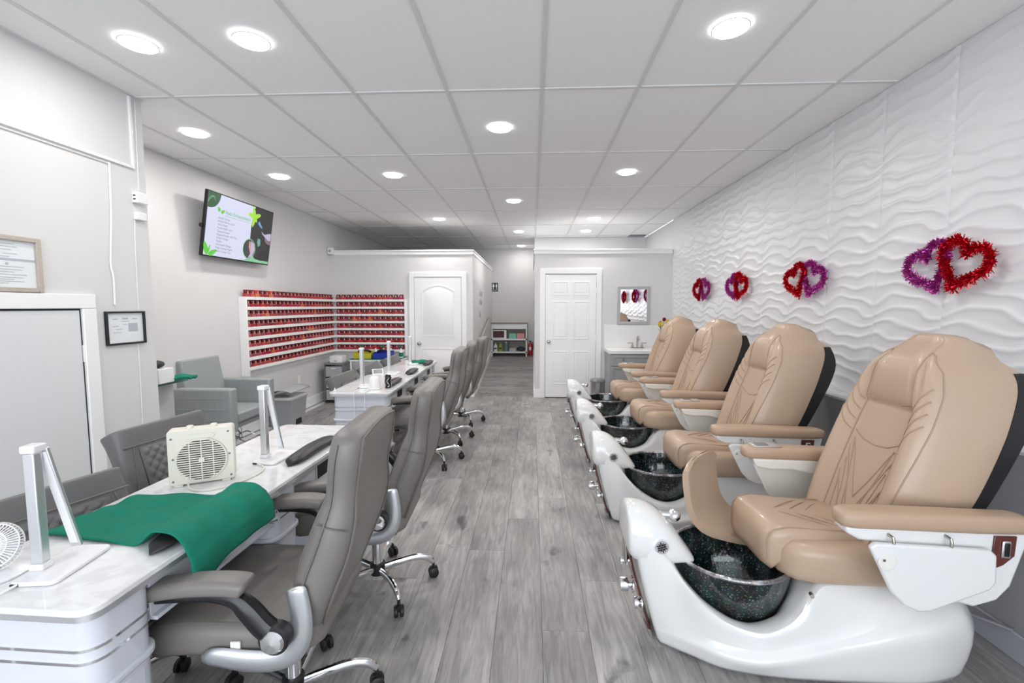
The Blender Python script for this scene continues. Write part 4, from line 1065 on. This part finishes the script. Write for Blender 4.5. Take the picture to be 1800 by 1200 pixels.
    B().box(-.12, -.02, -.10, .10, -.10, .10).build('wall_bracket', 'black', t)
for n_, c, e in (('scr_white', (.72, .74, .95), .62), ('scr_black', (.012, .012, .014), .3), ('scr_mint', (.25, .62, .35), .6), ('scr_dgreen', (.01, .10, .03), .6), ('scr_lgreen', (.35, .75, .35), .6),
                 ('scr_dark', (.03, .05, .045), .5), ('scr_lav', (.55, .50, .72), .6), ('scr_pink', (.75, .35, .33), .6), ('scr_skin', (.28, .18, .22), .5), ('scr_blue', (.12, .3, .5), .8), ('scr_teal', (.15, .42, .36), .6),
                 ('scr_lime', (.30, .62, .02), .8), ('scr_green', (.10, .50, .03), .8), ('scr_tgreen', (.05, .42, .10), .7), ('scr_text', (.20, .20, .27), .5)):
    mat(n_, c, .25, emis=e*.85, dark=True)
tv()

# ------------------------------------------------------------------ left wall fittings
def frame_on_left(name, label, y0, y1, z0, z1, w, m, dep=.018):
    t = thing(name, label, 'picture frame', (XN, (y0+y1)/2, (z0+z1)/2)); a, c = (y1-y0)/2, (z1-z0)/2
    b = B(); b.box(0.001, dep, -a, -a+w, -c, c); b.box(0.001, dep, a-w, a, -c, c); b.box(0.001, dep, -a+w, a-w, -c, -c+w); b.box(0.001, dep, -a+w, a-w, c-w, c)
    b.build('frame', m, t, bevel=.003); B().box(.001, .006, -a+w, a-w, -c+w, c-w).build('sheet', 'paper', t, smooth=0); return t, a-w, c-w
t, a, c = frame_on_left('certificate_frame', 'black framed certificate on the near left wall', 2.70, 2.985, 1.272, 1.487, .012, 'black', .02)
b = B()
for (y0, y1, z, h_) in ((-.09, -.055, .055, .006), (-.02, .02, .055, .010), (-.03, .03, .040, .004), (.05, .09, .055, .006), (-.09, -.05, .01, .004), (-.07, -.02, -.01, .004), (-.09, -.03, -.03, .003), (-.02, .01, .02, .003)): b.box(.0065, .007, y0, y1, z, z+h_)
b.build('print', 'print_grey', t, smooth=0)
B().box(.0062, .0066, .02, .09, -.025, .03).build('stamp_area', 'print_grey', t, smooth=0)
t, a, c = frame_on_left('licence_frame', 'pale wood frame holding two paper licences, above the low door', 1.90, 2.352, 1.592, 1.877, .024, 'oak_frame', .022)
B().box(.0062, .008, -a, a, .018, .028).build('divider', 'print_grey', t, smooth=0)
b = B(); rnd = random.Random(3)
for z in (.10, .085, .07, .05, .035, -.015, -.03, -.042, -.055, -.07, -.08, -.09, -.10):
    w = rnd.uniform(.03, .09); o_ = rnd.uniform(-.03, .05); b.box(.0066, .007, .05+o_-w, .05+o_+w, z, z+.003)
b.cyl((.0064, .07, 0), (.0072, .07, 0), .007, 12); b.build('print', 'print_grey', t, smooth=0)
def on_wall(name, label, cat, *boxes, m='plastic_white', bevel=.003):
    b = B()
    for q in boxes: b.box(*q)
    o = b.build(name, m, bevel=bevel); tag(o, label, cat); return o
on_wall('conduit', 'white surface conduit running along the near left wall', 'conduit', (XN, XN+.016, .2, 2.965, 2.425, 2.445), (XN, XN+.010, .2, 2.80, 2.405, 2.412))
on_wall('conduit', 'short upright conduit from the conduit run to the ceiling', 'conduit', (XN, XN+.016, 2.965, 2.982, 2.425, 2.89))
tag(B().tube(cr([(XN+.008, 2.80, 2.415), (XN+.008, 2.79, 2.1), (XN+.008, 2.765, 1.8), (XN+.010, 2.775, 1.70), (XN+.008, 2.775, 1.53)], 6), .006, 8).build('cable', 'plastic_white'), 'thick white cable hanging down from the conduit junction', 'cable')
tag(B().tube([(XN+.004, 3.02, 2.88), (XN+.004, 3.01, 2.30)], .003, 6).build('cable', 'plastic_white'), 'thin cable from the ceiling to the upper wall box', 'cable')
tag(B().tube(cr([(XN+.004, 2.965, 2.09), (XN+.004, 2.955, 1.9), (XN+.004, 2.95, 1.49)], 5), .003, 6).build('cable', 'plastic_white'), 'thin cable from the lower wall box down to the black frame', 'cable')
tag(B().tube(cr([(XN+.004, 2.93, 1.27), (XN+.004, 2.93, 1.0), (XN+.004, 2.92, .5)], 5), .003, 6).build('cable', 'plastic_white'), 'thin cable continuing below the black framed certificate', 'cable')
t = thing('junction_box', 'small white box with two sockets, upper of the pair on the left wall', 'box', (XN, 2.99, 2.24)); B().box(.0, .04, -.035, .05, -.035, .035).build('cover', 'plastic_white', t, bevel=.004)
for z in (-.012, .012): B().box(.012, .028, -.037, -.034, z-.004, z+.004).build('socket', 'black', t, smooth=0)
on_wall('junction_box', 'plain small white box, lower of the pair on the left wall', 'box', (XN, XN+.03, 2.96, 3.035, 2.095, 2.145), bevel=.004)
o = B().box(XT, XT+.008, 6.33, 6.41, .395, .515).build('wall_outlet', 'plastic_white', bevel=.002); tag(o, 'white wall outlet under the polish rack', 'outlet')
for z in (.43, .48): B().box(XT+.008, XT+.010, 6.355, 6.385, z-.012, z+.012).build('socket', 'trim', o, smooth=0)
t = thing('emergency_light', 'small white square box at the left end of the partition cap', 'box', (XT+.005, YP-.04, 2.42)); B().box(0, .085, -.05, .035, -.05, .06).build('housing', 'plastic_white', t, bevel=.01); B().cyl((.042, -.05, .005), (.042, -.056, .005), .022, 16).build('lens_cap', 'grey_plastic', t)

# ------------------------------------------------------------------ nail polish racks
def rack():
    t = thing('polish_rack', 'white corner rack of eight long shelves filled with red nail polish', 'rack', (XT, YP, .70))
    ZL = [1.612-.118*k for k in range(8)]
    b = B(); X0, Y0 = 0, 0
    B().box(.002, .095, -2.41, -2.39, .0, 1.612-.70+.018).build('end_post', 'trim', t, bevel=.002)
    B().box(1.275, 1.30, -.11, -.002, .0, 1.612-.70+.018).build('end_post', 'trim', t, bevel=.002)
    for z in ZL:
        B().box(.002, .095, -2.39, -.002, z-.70-.018, z-.70+.018).build('long_shelf', 'trim', t, bevel=.002)
        B().box(.095, 1.275, -.095, -.002, z-.70-.018, z-.70+.018).build('short_shelf', 'trim', t, bevel=.002)
    B().box(.0005, .003, -2.39, 0, .0, 1.612-.70).build('backing', 'trim', t, smooth=0)
    B().box(0, 1.275, -.003, -.0005, .0, 1.612-.70).build('backing', 'trim', t, smooth=0)
    rnd = random.Random(11)
    def bottle(k):
        r = thing('polish_bottle', 'x', 'nail polish', (0, 0, 0))
        B().box(-.043, .043, -.02, .02, 0, .042).build('body', 'polish_%d' % k, r, bevel=.006)
        B().box(-.032, .032, -.015, .015, .042, .080).build('cap', 'polish_cap' if k != 4 else 'red_plastic', r, bevel=.003)
        B().box(-.007, .007, -.0215, -.0195, .034, .064).build('tag_strip', 'polish_tag', r, smooth=0)
        return r
    protos = [bottle(k) for k in range(5)]; used = [False]*5
    ords = ['top', 'second', 'third', 'fourth', 'fifth', 'sixth', 'seventh', 'lowest']
    for si, z in enumerate(ZL):
        spots = [((XT+.055, YP-2.34+.0965*i+rnd.uniform(-.003, .003)), PI/2, 'long left') for i in range(24 if si else 24)]
        spots += [((XT+.16+.088*i+rnd.uniform(-.001, .001), YP-.055), 0, 'short back') for i in range(13)]
        if si >= 4: pass
        for (p, rz, sec) in spots:
            k = rnd.choice([0, 0, 0, 1, 1, 2, 2, 3, 0, 1, 2, 2]) if rnd.random() > .03 else 4
            if used[k]: o = copy_tree(protos[k])
            else: o = protos[k]; used[k] = True
            o.location = (p[0], p[1], z+.0185); o.rotation_euler = (0, 0, rz+rnd.uniform(-.05, .05))
            cn = ['deep red', 'bright red', 'dark cherry red', 'magenta red', 'orange'][k]; o['label'] = '%s nail polish bottle on the %s shelf, %s section of the rack' % (cn, ords[si], sec)
            o['group'] = '%s polish on the %s shelf of the %s section' % (cn, ords[si], sec)
rack()

# ------------------------------------------------------------------ grey armchair, bin, counter
def armchair():
    t = thing('armchair', 'blue grey square armchair with quilted sides on a chrome pedestal', 'armchair', (-3.05, 4.40, 0), .0)
    m = 'blue_grey_leather'
    # facing +x
    for s in (-1, 1):
        y0, y1 = (-.36, -.26) if s < 0 else (.26, .36)
        a = B().box(-.30, .255, y0, y1, .33, .75).build('arm', m, t, bevel=.018, seg=3)
        yo = -.361 if s < 0 else .361
        for i in range(1, 5): B().tube([(-.30+.104*i, yo, .35), (-.30+.104*i, yo, .74)], .0025, 5).build('tuft_seam', 'vanity_grey', a, smooth=0)
        for z in (.45, .555, .66): B().tube([(-.28, yo, z), (.205, yo, z)], .0028, 5).build('tuft_seam', 'vanity_grey', a, smooth=0)
    T = Matrix.Translation((-.22, 0, .45)) @ Matrix.Rotation(-.17, 4, 'Y')
    B().box(-.09, .03, -.27, .27, 0, .56, T=T).build('backrest', m, t, bevel=.02, seg=3)
    B().box(-.20, .24, -.255, .255, .40, .50).build('seat', m, t, bevel=.02, seg=3)
    B().box(-.26, .20, -.25, .25, .34, .40).build('seat_frame', m, t, bevel=.006)
    B().cyl((0, 0, .04), (0, 0, .34), .035, 20).build('pedestal', 'chrome', t)
    B().lathe([(0, 0), (.21, 0), (.21, .012), (.12, .03), (.04, .045), (0, .045)], 36).build('floor_disc', 'chrome', t)
    B().tube(cr([(.03, .04, .20), (.12, .06, .24), (.20, .08, .20), (.24, .09, .19)], 4), .007, 8).build('pump_lever', 'chrome', t)
    B().tube(cr([(.03, .0, .18), (.13, -.02, .16), (.19, -.02, .10), (.22, .0, .09)], 4), .007, 8).build('pump_lever', 'chrome', t)
    b = B()
    for k in range(4): b.tube([(.10+.05*math.cos(q*.7+k), -.08+.05*math.sin(q*.7)*math.cos(k), .26+.05*math.sin(q*.7+.5*k)) for q in range(10)], .0025, 5)
    b.build('wire_loop', 'black', t)
armchair()
def bin_grey():
    t = thing('trash_bin', 'grey plastic bin with a lid and liner, between armchair and drawers', 'bin', (-3.17, 5.68, 0), .0)
    rings = [[(p[0], p[1], z) for p in rrect(w, d_, .03, 4)] for z, w, d_ in ((0, .13, .19), (.32, .155, .215), (.34, .165, .225), (.355, .165, .225))]
    B().loft(rings).build('body', 'grey_plastic', t)
    rings = [[(p[0], p[1], z) for p in rrect(w, d_, .03, 4)] for z, w, d_ in ((.345, .170, .23), (.365, .172, .232), (.37, .165, .225))]
    B().loft(rings).build('liner', 'bag_plastic', t)
    def lid(u, v): x = (u-.5)*.36; y_ = (v-.5)*.48; return (x, y_, .42+.05*math.sin(PI*u)+.05*(u-.5))
    B().grid(lid, 12, 4).build('lid', 'grey_plastic', t, solid=.012)
    B().box(.12, .145, -.06, .06, .0, .07).build('pedal_recess', 'black', t)
bin_grey()
t = thing('counter_cabinet', 'narrow pale cabinet with a glass top behind the left pilaster', 'cabinet', (-3.0, 3.30, 0))
B().box(-.33, .15, -.20, .15, 0, .93).build('body', 'lower_wall', t, bevel=.004)
B().box(-.36, .26, -.21, .17, .93, .955).build('glass_top', 'glass_edge', t, bevel=.002)
t = thing('glove_box', 'white box with a red mark on the glass topped cabinet', 'box', (-2.79, 3.20, .956)); B().box(-.10, .10, -.07, .07, 0, .105).build('carton', 'plastic_white', t, bevel=.002); B().box(.04, .07, -.0715, -.07, .025, .038).build('red_mark', 'red_plastic', t, smooth=0)
o = B().ball((0, 0, 0), (.06, .05, .03), 16, 8).build('hair_clip', 'black'); o.location = (-2.79, 3.22, 1.09); tag(o, 'black object lying on the white box', 'clip')
small_towel('green towel overhanging the glass topped cabinet', (-2.72, 3.33, .965), .22, .14, .2)

# ------------------------------------------------------------------ far left corner: drawer unit, side table
def drawers():
    t = thing('drawer_unit', 'smoky plastic drawer tower under the polish rack corner', 'drawer unit', (-3.12, 7.12, 0))
    B().box(-.15, .15, -.18, .18, .60, .63).build('top', 'smoke_plastic', t, bevel=.005)
    for x in (-.145, .135): B().box(x, x+.01, -.18, .18, .03, .60).build('side', 'smoke_plastic', t)
    B().box(-.15, .15, -.18, .18, 0, .03).build('base', 'black', t)
    for z in (.04, .225, .41):
        d_ = B().box(-.13, .13, -.175, .17, z, z+.165).build('drawer', 'clear_drawer', t, bevel=.006); B().box(-.04, .04, -.185, -.174, z+.12, z+.135).build('handle', 'plastic_white', d_, bevel=.002)
drawers()
t = thing('storage_box', 'white plastic box on top of the drawer tower', 'box', (-3.11, 7.10, .631)); rr_box(B(), -.10, .10, -.10, .10, 0, .10, .02).build('body', 'plastic_white', t, bevel=.004); B().box(-.02, .02, -.103, -.10, .02, .032).build('latch', 'smoke_plastic', t)
t = thing('side_table', 'low white supply table in front of the polish rack', 'table', (-2.52, 7.13, 0))
B().box(-.34, .46, -.20, .20, .66, .685).build('top', 'plastic_white', t, bevel=.003)
for x in (-.33, .43):
    for y in (-.19, .17): B().box(x, x+.02, y, y+.02, 0, .66).build('leg', 'plastic_white', t)
B().box(-.33, .45, -.19, .19, .30, .315).build('shelf', 'plastic_white', t)
o = B().box(-.34, .46, -.205, .20, .686, .696).build('table_cloth', 'towel_green', bevel=.003); o.location = (-2.52, 7.13, 0); tag(o, 'dark green cloth covering the low supply table', 'cloth')
def tray_bin(label, x, m):
    t = thing('supply_bin', label, 'bin', (x, 7.05, .697)); b = B()
    b.box(-.14, .14, -.10, -.09, 0, .085); b.box(-.14, .14, .09, .10, 0, .115); b.box(-.14, -.13, -.09, .09, 0, .10); b.box(.13, .14, -.09, .09, 0, .10); b.box(-.14, .14, -.10, .10, 0, .006)
    b.build('tray', m, t, bevel=.003); B().tube(cr([(-.09, 0, .10), (-.04, -.02, .13), (.05, .02, .12), (.10, 0, .10)], 5), .018, 8).build('black_brushes', 'black', t)
tray_bin('yellow plastic bin on the supply table', -2.66, 'yellow_bin'); tray_bin('blue plastic bin on the supply table', -2.35, 'blue_bin')
def spray(label, x, y, red=False):
    t = thing('spray_bottle', label, 'bottle', (x, y, .697)); B().lathe([(0, 0), (.032, 0), (.034, .02), (.034, .09), (.014, .13), (.012, .15), (0, .15)], 16).build('body', 'plastic_white', t)
    B().lathe([(.0345, .02), (.0355, .03), (.0355, .08), (.0345, .085)], 16).build('label_band', 'bottle_green', t)
    b = B().box(-.012, .012, -.015, .015, .15, .185); b.box(-.05, .0, -.008, .008, .17, .19); b.build('trigger', 'red_plastic' if red else 'bottle_green', t, bevel=.003)
spray('white bottle with green cap behind the yellow bin', -2.74, 7.20); spray('red topped spray bottle between the yellow and blue bins', -2.53, 7.20, True); spray('white and green bottle behind the blue bin', -2.40, 7.20)
spray('red topped spray bottle right of the blue bin', -2.29, 7.22, True); spray('white and green bottle standing right of the bins', -2.10, 7.15)

# ------------------------------------------------------------------ vanity with sink, mirror, flowers
def vanity():
    t = thing('vanity_cabinet', 'grey shaker vanity cabinet with a white countertop', 'vanity', (1.69, 7.22, 0)); x0, x1, y0, y1 = -.52, .569, -.25, .27
    B().box(x0+.02, x1, y0+.02, y1, .0, .79).build('body', 'vanity_grey', t, bevel=.002)
    def shaker(name, a, b_, c, d_):
        p = B().box(a, b_, y0+.004, y0+.019, c, d_).build(name, 'vanity_grey', t, bevel=.001); b = B(); w = .05
        for q in ((a, b_, c, c+w*.8), (a, b_, d_-w*.8, d_), (a, a+w, c+w*.8, d_-w*.8), (b_-w, b_, c+w*.8, d_-w*.8)): b.box(q[0], q[1], y0-.006, y0+.004, q[2], q[3])
        b.build('rail_frame', 'vanity_grey', p, bevel=.0015); return p
    d_ = shaker('drawer', x0+.03, x1-.01, .61, .775)
    for x in (-.30, .24): B().ball((x, y0-.020, .715), .014, 12, 8).build('knob', 'nickel', d_)
    shaker('door', x0+.03, .02, .06, .60); shaker('door', .03, x1-.01, .06, .60)
    # countertop with recessed basin edge
    B().box(x0, x1, y0-.015, y1+.009, .79, .845).build('countertop', 'counter', t, bevel=.006)
    b = B(); rings = [[(p[0]+.02, p[1]-.03, z) for p in rrect(w, h_, .06, 5)] for z, w, h_ in ((.8455, .25, .155), (.848, .245, .15), (.846, .235, .14))]; b.loft(rings, caps=False); b.build('basin_rim', 'counter', t)
    f = B().box(-.11, .11, .16, .20, .845, .857).build('faucet_plate', 'nickel', t, bevel=.005)
    B().tube(cr([(0, .18, .855), (0, .18, .97), (0, .165, 1.02), (0, .12, 1.035), (0, .085, 1.01), (0, .08, .97)], 5), .012, 12).build('spout', 'nickel', f)
    for s in (-1, 1):
        B().lathe([(.022, 0), (.018, .02), (.010, .06), (.008, .075), (0, .076)], 14, (s*.075, .18, .857)).build('valve', 'nickel', f)
        B().tube([(s*.075, .18, .925), (s*.15, .18, .927)], .006, 8).build('handle', 'nickel', f)
    B().box(x0, x1, y1-.002+.004, y1+.009, .845, 1.215).build('backsplash', 'counter', t, bevel=.003)
vanity()
t = thing('wall_mirror', 'grey framed rectangular mirror above the sink', 'mirror', (1.64, YP, 1.53)); a, c, w = .262, .31, .05
b = B(); b.box(-a, -a+w, -.022, -.001, -c, c); b.box(a-w, a, -.022, -.001, -c, c); b.box(-a+w, a-w, -.022, -.001, -c, -c+w); b.box(-a+w, a-w, -.022, -.001, c-w, c); b.build('frame', 'mirror_frame', t, bevel=.002)
B().box(-a+w, a-w, -.010, -.002, -c+w, c-w).build('glass', 'mirror_glass', t, smooth=0)
def flowers():
    t = thing('flower_vase', 'blue tinted glass vase of yellow flowers on the vanity', 'vase', (2.03, 7.12, .846))
    B().lathe([(0, 0), (.045, 0), (.048, .02), (.040, .12), (.044, .17), (.041, .17), (.037, .12), (.043, .02), (0, .012)], 20).build('vase', 'vase_glass', t)
    rnd = random.Random(5); fl_ = [(-.07, -.03, .40, 0), (-.02, -.05, .37, 0), (.03, -.04, .41, 0), (.05, -.02, .44, 0), (.0, .0, .47, 1), (-.05, .02, .42, 0), (.06, .03, .36, 1)]
    for x, y, z, k in fl_:
        s = B().tube(cr([(x*.2, y*.2, .03), (x*.5, y*.5, .2), (x, y, z)], 4), .0035, 6).build('stem', 'leaf', t, smooth=0)
        b = B()
        for q in range(12):
            a = 2*PI*q/12; d_ = Vector((math.cos(a), -.55+.2*rnd.random(), math.sin(a))); e = Vector((-math.sin(a), 0, math.cos(a)))*.009; p = Vector((x, y, z))
            b.add([p-e*.4, p+d_*.022-e, p+d_*.034, p+d_*.022+e, p+e*.4], [(0, 1, 2, 3, 4)])
        b.ball((x, y-.006, z), .010, 8, 6); b.build('bloom', 'petal_red' if k else 'petal_yellow', s, smooth=0)
    for q in range(26):
        a = rnd.uniform(0, 2*PI); r = rnd.uniform(.02, .08); z = rnd.uniform(.18, .40); c_ = Vector((r*math.cos(a), r*math.sin(a), z)); d_ = Vector((math.cos(a), math.sin(a), rnd.uniform(.2, 1))).normalized()*.045; e = d_.cross(Vector((0, 0, 1))).normalized()*.012
        B().add([c_, c_+d_*.5+e, c_+d_, c_+d_*.5-e], [(0, 1, 2, 3)]).build('leaf', 'leaf', t, smooth=0)
flowers()
t = thing('soap_bottle', 'small clear soap pump bottle beside the vase', 'bottle', (1.95, 7.10, .846)); B().lathe([(0, 0), (.022, 0), (.024, .01), (.022, .08), (.009, .10), (.008, .12), (0, .12)], 16).build('body', 'vase_glass', t); B().box(-.02, .005, -.004, .004, .12, .13).build('pump', 'nickel', t)
t = thing('pedal_bin', 'brushed steel pedal bin between door and vanity', 'bin', (1.0, 6.95, 0)); B().cyl((0, 0, .02), (0, 0, .37), .115, 32).build('body', 'steel', t); B().lathe([(.118, .37), (.12, .385), (.10, .41), (0, .42)], 32).build('lid', 'smoke_plastic', t); B().cyl((0, 0, 0), (0, 0, .022), .118, 32).build('foot_ring', 'black', t); B().box(-.03, .03, -.15, -.10, .01, .02).build('pedal', 'black', t)

# ------------------------------------------------------------------ corridor end
def rz_at(y): return RZ*(y-RY0)/(RY1-RY0)
SZ = rz_at(10.78)
def shelf_unit():
    t = thing('shelf_unit', 'white open shelf unit with brown top at the corridor end', 'shelf', (-.555, 10.9, SZ)); a = .425
    B().box(-a-.01, a+.01, -.16, .18, .78, .80).build('top', 'brown_wood', t, bevel=.002)
    B().box(-a, a, -.14, -.12, .66, .78).build('front_board', 'plastic_white', t)
    for x in (-a, a-.03):
        for y in (-.15, .14): B().box(x, x+.03, y, y+.03, .0 if y < 0 else .035, .78).build('leg', 'plastic_white', t)
    for z in (.395, .09): B().box(-a, a, -.15, .17, z, z+.03).build('shelf', 'plastic_white', t)
    B().box(-a, a, .172, .178, .04, .78).build('back_panel', 'rail_wood', t)
shelf_unit()
t = thing('microwave', 'white microwave oven with dark window on the middle shelf', 'microwave', (-.79, 10.88, SZ+.427)); B().box(-.17, .17, -.11, .15, 0, .205).build('body', 'plastic_white', t, bevel=.004); B().box(-.15, .115, -.114, -.109, .025, .185).build('window', 'microwave_glass', t)
for lab, x, m_ in (('mint green carton beside the microwave', -.47, 'mint'), ('pink carton next to the mint carton', -.28, 'pink')):
    t = thing('carton', lab, 'box', (x, 10.86, SZ+.426)); B().box(-.088, .088, -.08, .08, 0, .115).build('box', m_, t, bevel=.002); B().box(-.09, .09, -.082, .082, .115, .13).build('lid', m_, t, bevel=.002)
for lab, x, m_, h_ in (('white jug on the bottom shelf, leftmost', -.885, 'plastic_white', .19), ('lime green bottle on the bottom shelf', -.765, 'lime', .20)):
    t = thing('bottle', lab, 'bottle', (x, 10.85, SZ+.121)); B().lathe([(0, 0), (.045, 0), (.047, .02), (.045, h_*.65), (.018, h_*.85), (.016, h_), (0, h_)], 16).build('body', m_, t); B().box(-.03, .03, -.049, -.044, h_*.3, h_*.45).build('label_patch', 'black', t)
t = thing('canister', 'dark sage green canister on the bottom shelf', 'canister', (-.63, 10.85, SZ+.121)); B().cyl((0, 0, 0), (0, 0, .205), .055, 24).build('body', 'sage', t); B().cyl((0, 0, .205), (0, 0, .23), .057, 24).build('lid', 'steel', t)
t = thing('food_container', 'open grey tray on the bottom shelf', 'container', (-.47, 10.85, SZ+.121)); B().box(-.08, .08, -.07, .07, 0, .07).build('tub', 'grey_plastic', t, bevel=.006); B().box(-.07, .07, -.06, .06, .07, .09).build('contents', 'rail_wood', t, bevel=.006)
o = B().ball((0, 0, .055), (.10, .08, .055), 16, 8).build('cloth_bag', 'navy'); o.location = (-.27, 10.87, SZ+.121); tag(o, 'dark navy cloth bag at the right end of the bottom shelf', 'bag')
t = thing('fire_extinguisher', 'red fire extinguisher standing beside the shelf unit', 'extinguisher', (-.05, 10.95, rz_at(10.93)+.004)); B().lathe([(0, 0), (.052, 0), (.056, .01), (.056, .24), (.04, .285), (.018, .30), (0, .30)], 24).build('cylinder', 'red_paint', t)
b = B().box(-.012, .012, -.01, .01, .30, .335); b.box(-.05, .02, -.008, .008, .33, .345); b.build('valve', 'black', t); B().tube(cr([(.02, 0, .32), (.058, -.02, .30), (.06, -.03, .2), (.055, -.035, .12)], 5), .007, 8).build('hose', 'black', t); B().add([(-.03, -.0575, .12), (.02, -.0575, .12), (.02, -.0575, .2), (-.03, -.0575, .2)], [(0, 1, 2, 3)]).build('label_patch', 'paper', t, smooth=0)
# handrail
t = thing('handrail', 'wooden handrail on the left side of the corridor ramp', 'handrail', (-.94, 7.7, 0))
B().tube([(0, .0, .83), (0, 2.1, 1.24), (0, 2.25, 1.26)], .022, 12, flat=1.3).build('rail', 'rail_wood', t)
for y_, z in ((.15, .86), (1.1, 1.045), (2.1, 1.24)): B().tube([(-.05, y_, z-.06), (-.0, y_, z-.05), (0, y_, z-.01)], .007, 8).build('bracket', 'nickel', t)
o = B().box(.0, .035, -.03, .03, -.02, .02).build('door_hook', 'nickel', bevel=.004); o.location = (0.0, 10.2, 1.21); tag(o, 'small dark metal fitting on the right corridor wall', 'hook')
# restroom sign
t = thing('restroom_sign', 'small black restroom sign with two white figures', 'sign', (-.915, YB-.001, 1.98)); B().box(-.075, .075, -.008, 0, -.105, .105).build('plate', 'black', t, bevel=.003)
for x, sk in ((-.036, True), (.036, False)):
    b = B().cyl((x, -.008, .078), (x, -.010, .078), .011, 12)
    b.prism([(x-.020, .06), (x+.020, .06), (x+(.026 if sk else .018), -.0), (x+.008, -.0), (x+.008, -.052), (x-.008, -.052), (x-.008, 0), (x-(.026 if sk else .018), 0)], -.010, -.008, 'y'); b.build('figure', 'plastic_white', t, smooth=0)
B().box(-.065, .065, -.0095, -.008, -.066, -.062).build('rule', 'plastic_white', t, smooth=0)
text('sign_text', 'RESTROOM', .024, 'plastic_white', t, Matrix.Translation((0, -.0095, -.092)) @ Matrix.Rotation(PI/2, 4, 'X'), 'CENTER')
# faint wall decal on the corridor wall
t = thing('wall_decal', 'faint grey script lettering on the left corridor wall', 'decal', (-.989, 8.70, 1.55))
for s, z, sz in (('Beauty', .16, .20), ('& Nails', 0.0, .17), ('Spa', -.24, .20)): text('lettering', s, sz, 'print_grey', t, Matrix.Translation((.001, -.28, z)) @ Matrix.Rotation(PI/2, 4, 'Z') @ Matrix.Rotation(PI/2, 4, 'X'))
# dark pipe at the lower right wall
tag(B().tube(cr([(1.80, 2.20, .12), (1.92, 2.14, .125), (2.0, 2.06, .12), (2.085, 1.96, .12)], 6), .010, 8).build('drain_hose', 'smoke_plastic'), 'dark grey hose behind the nearest pedicure chair', 'hose')
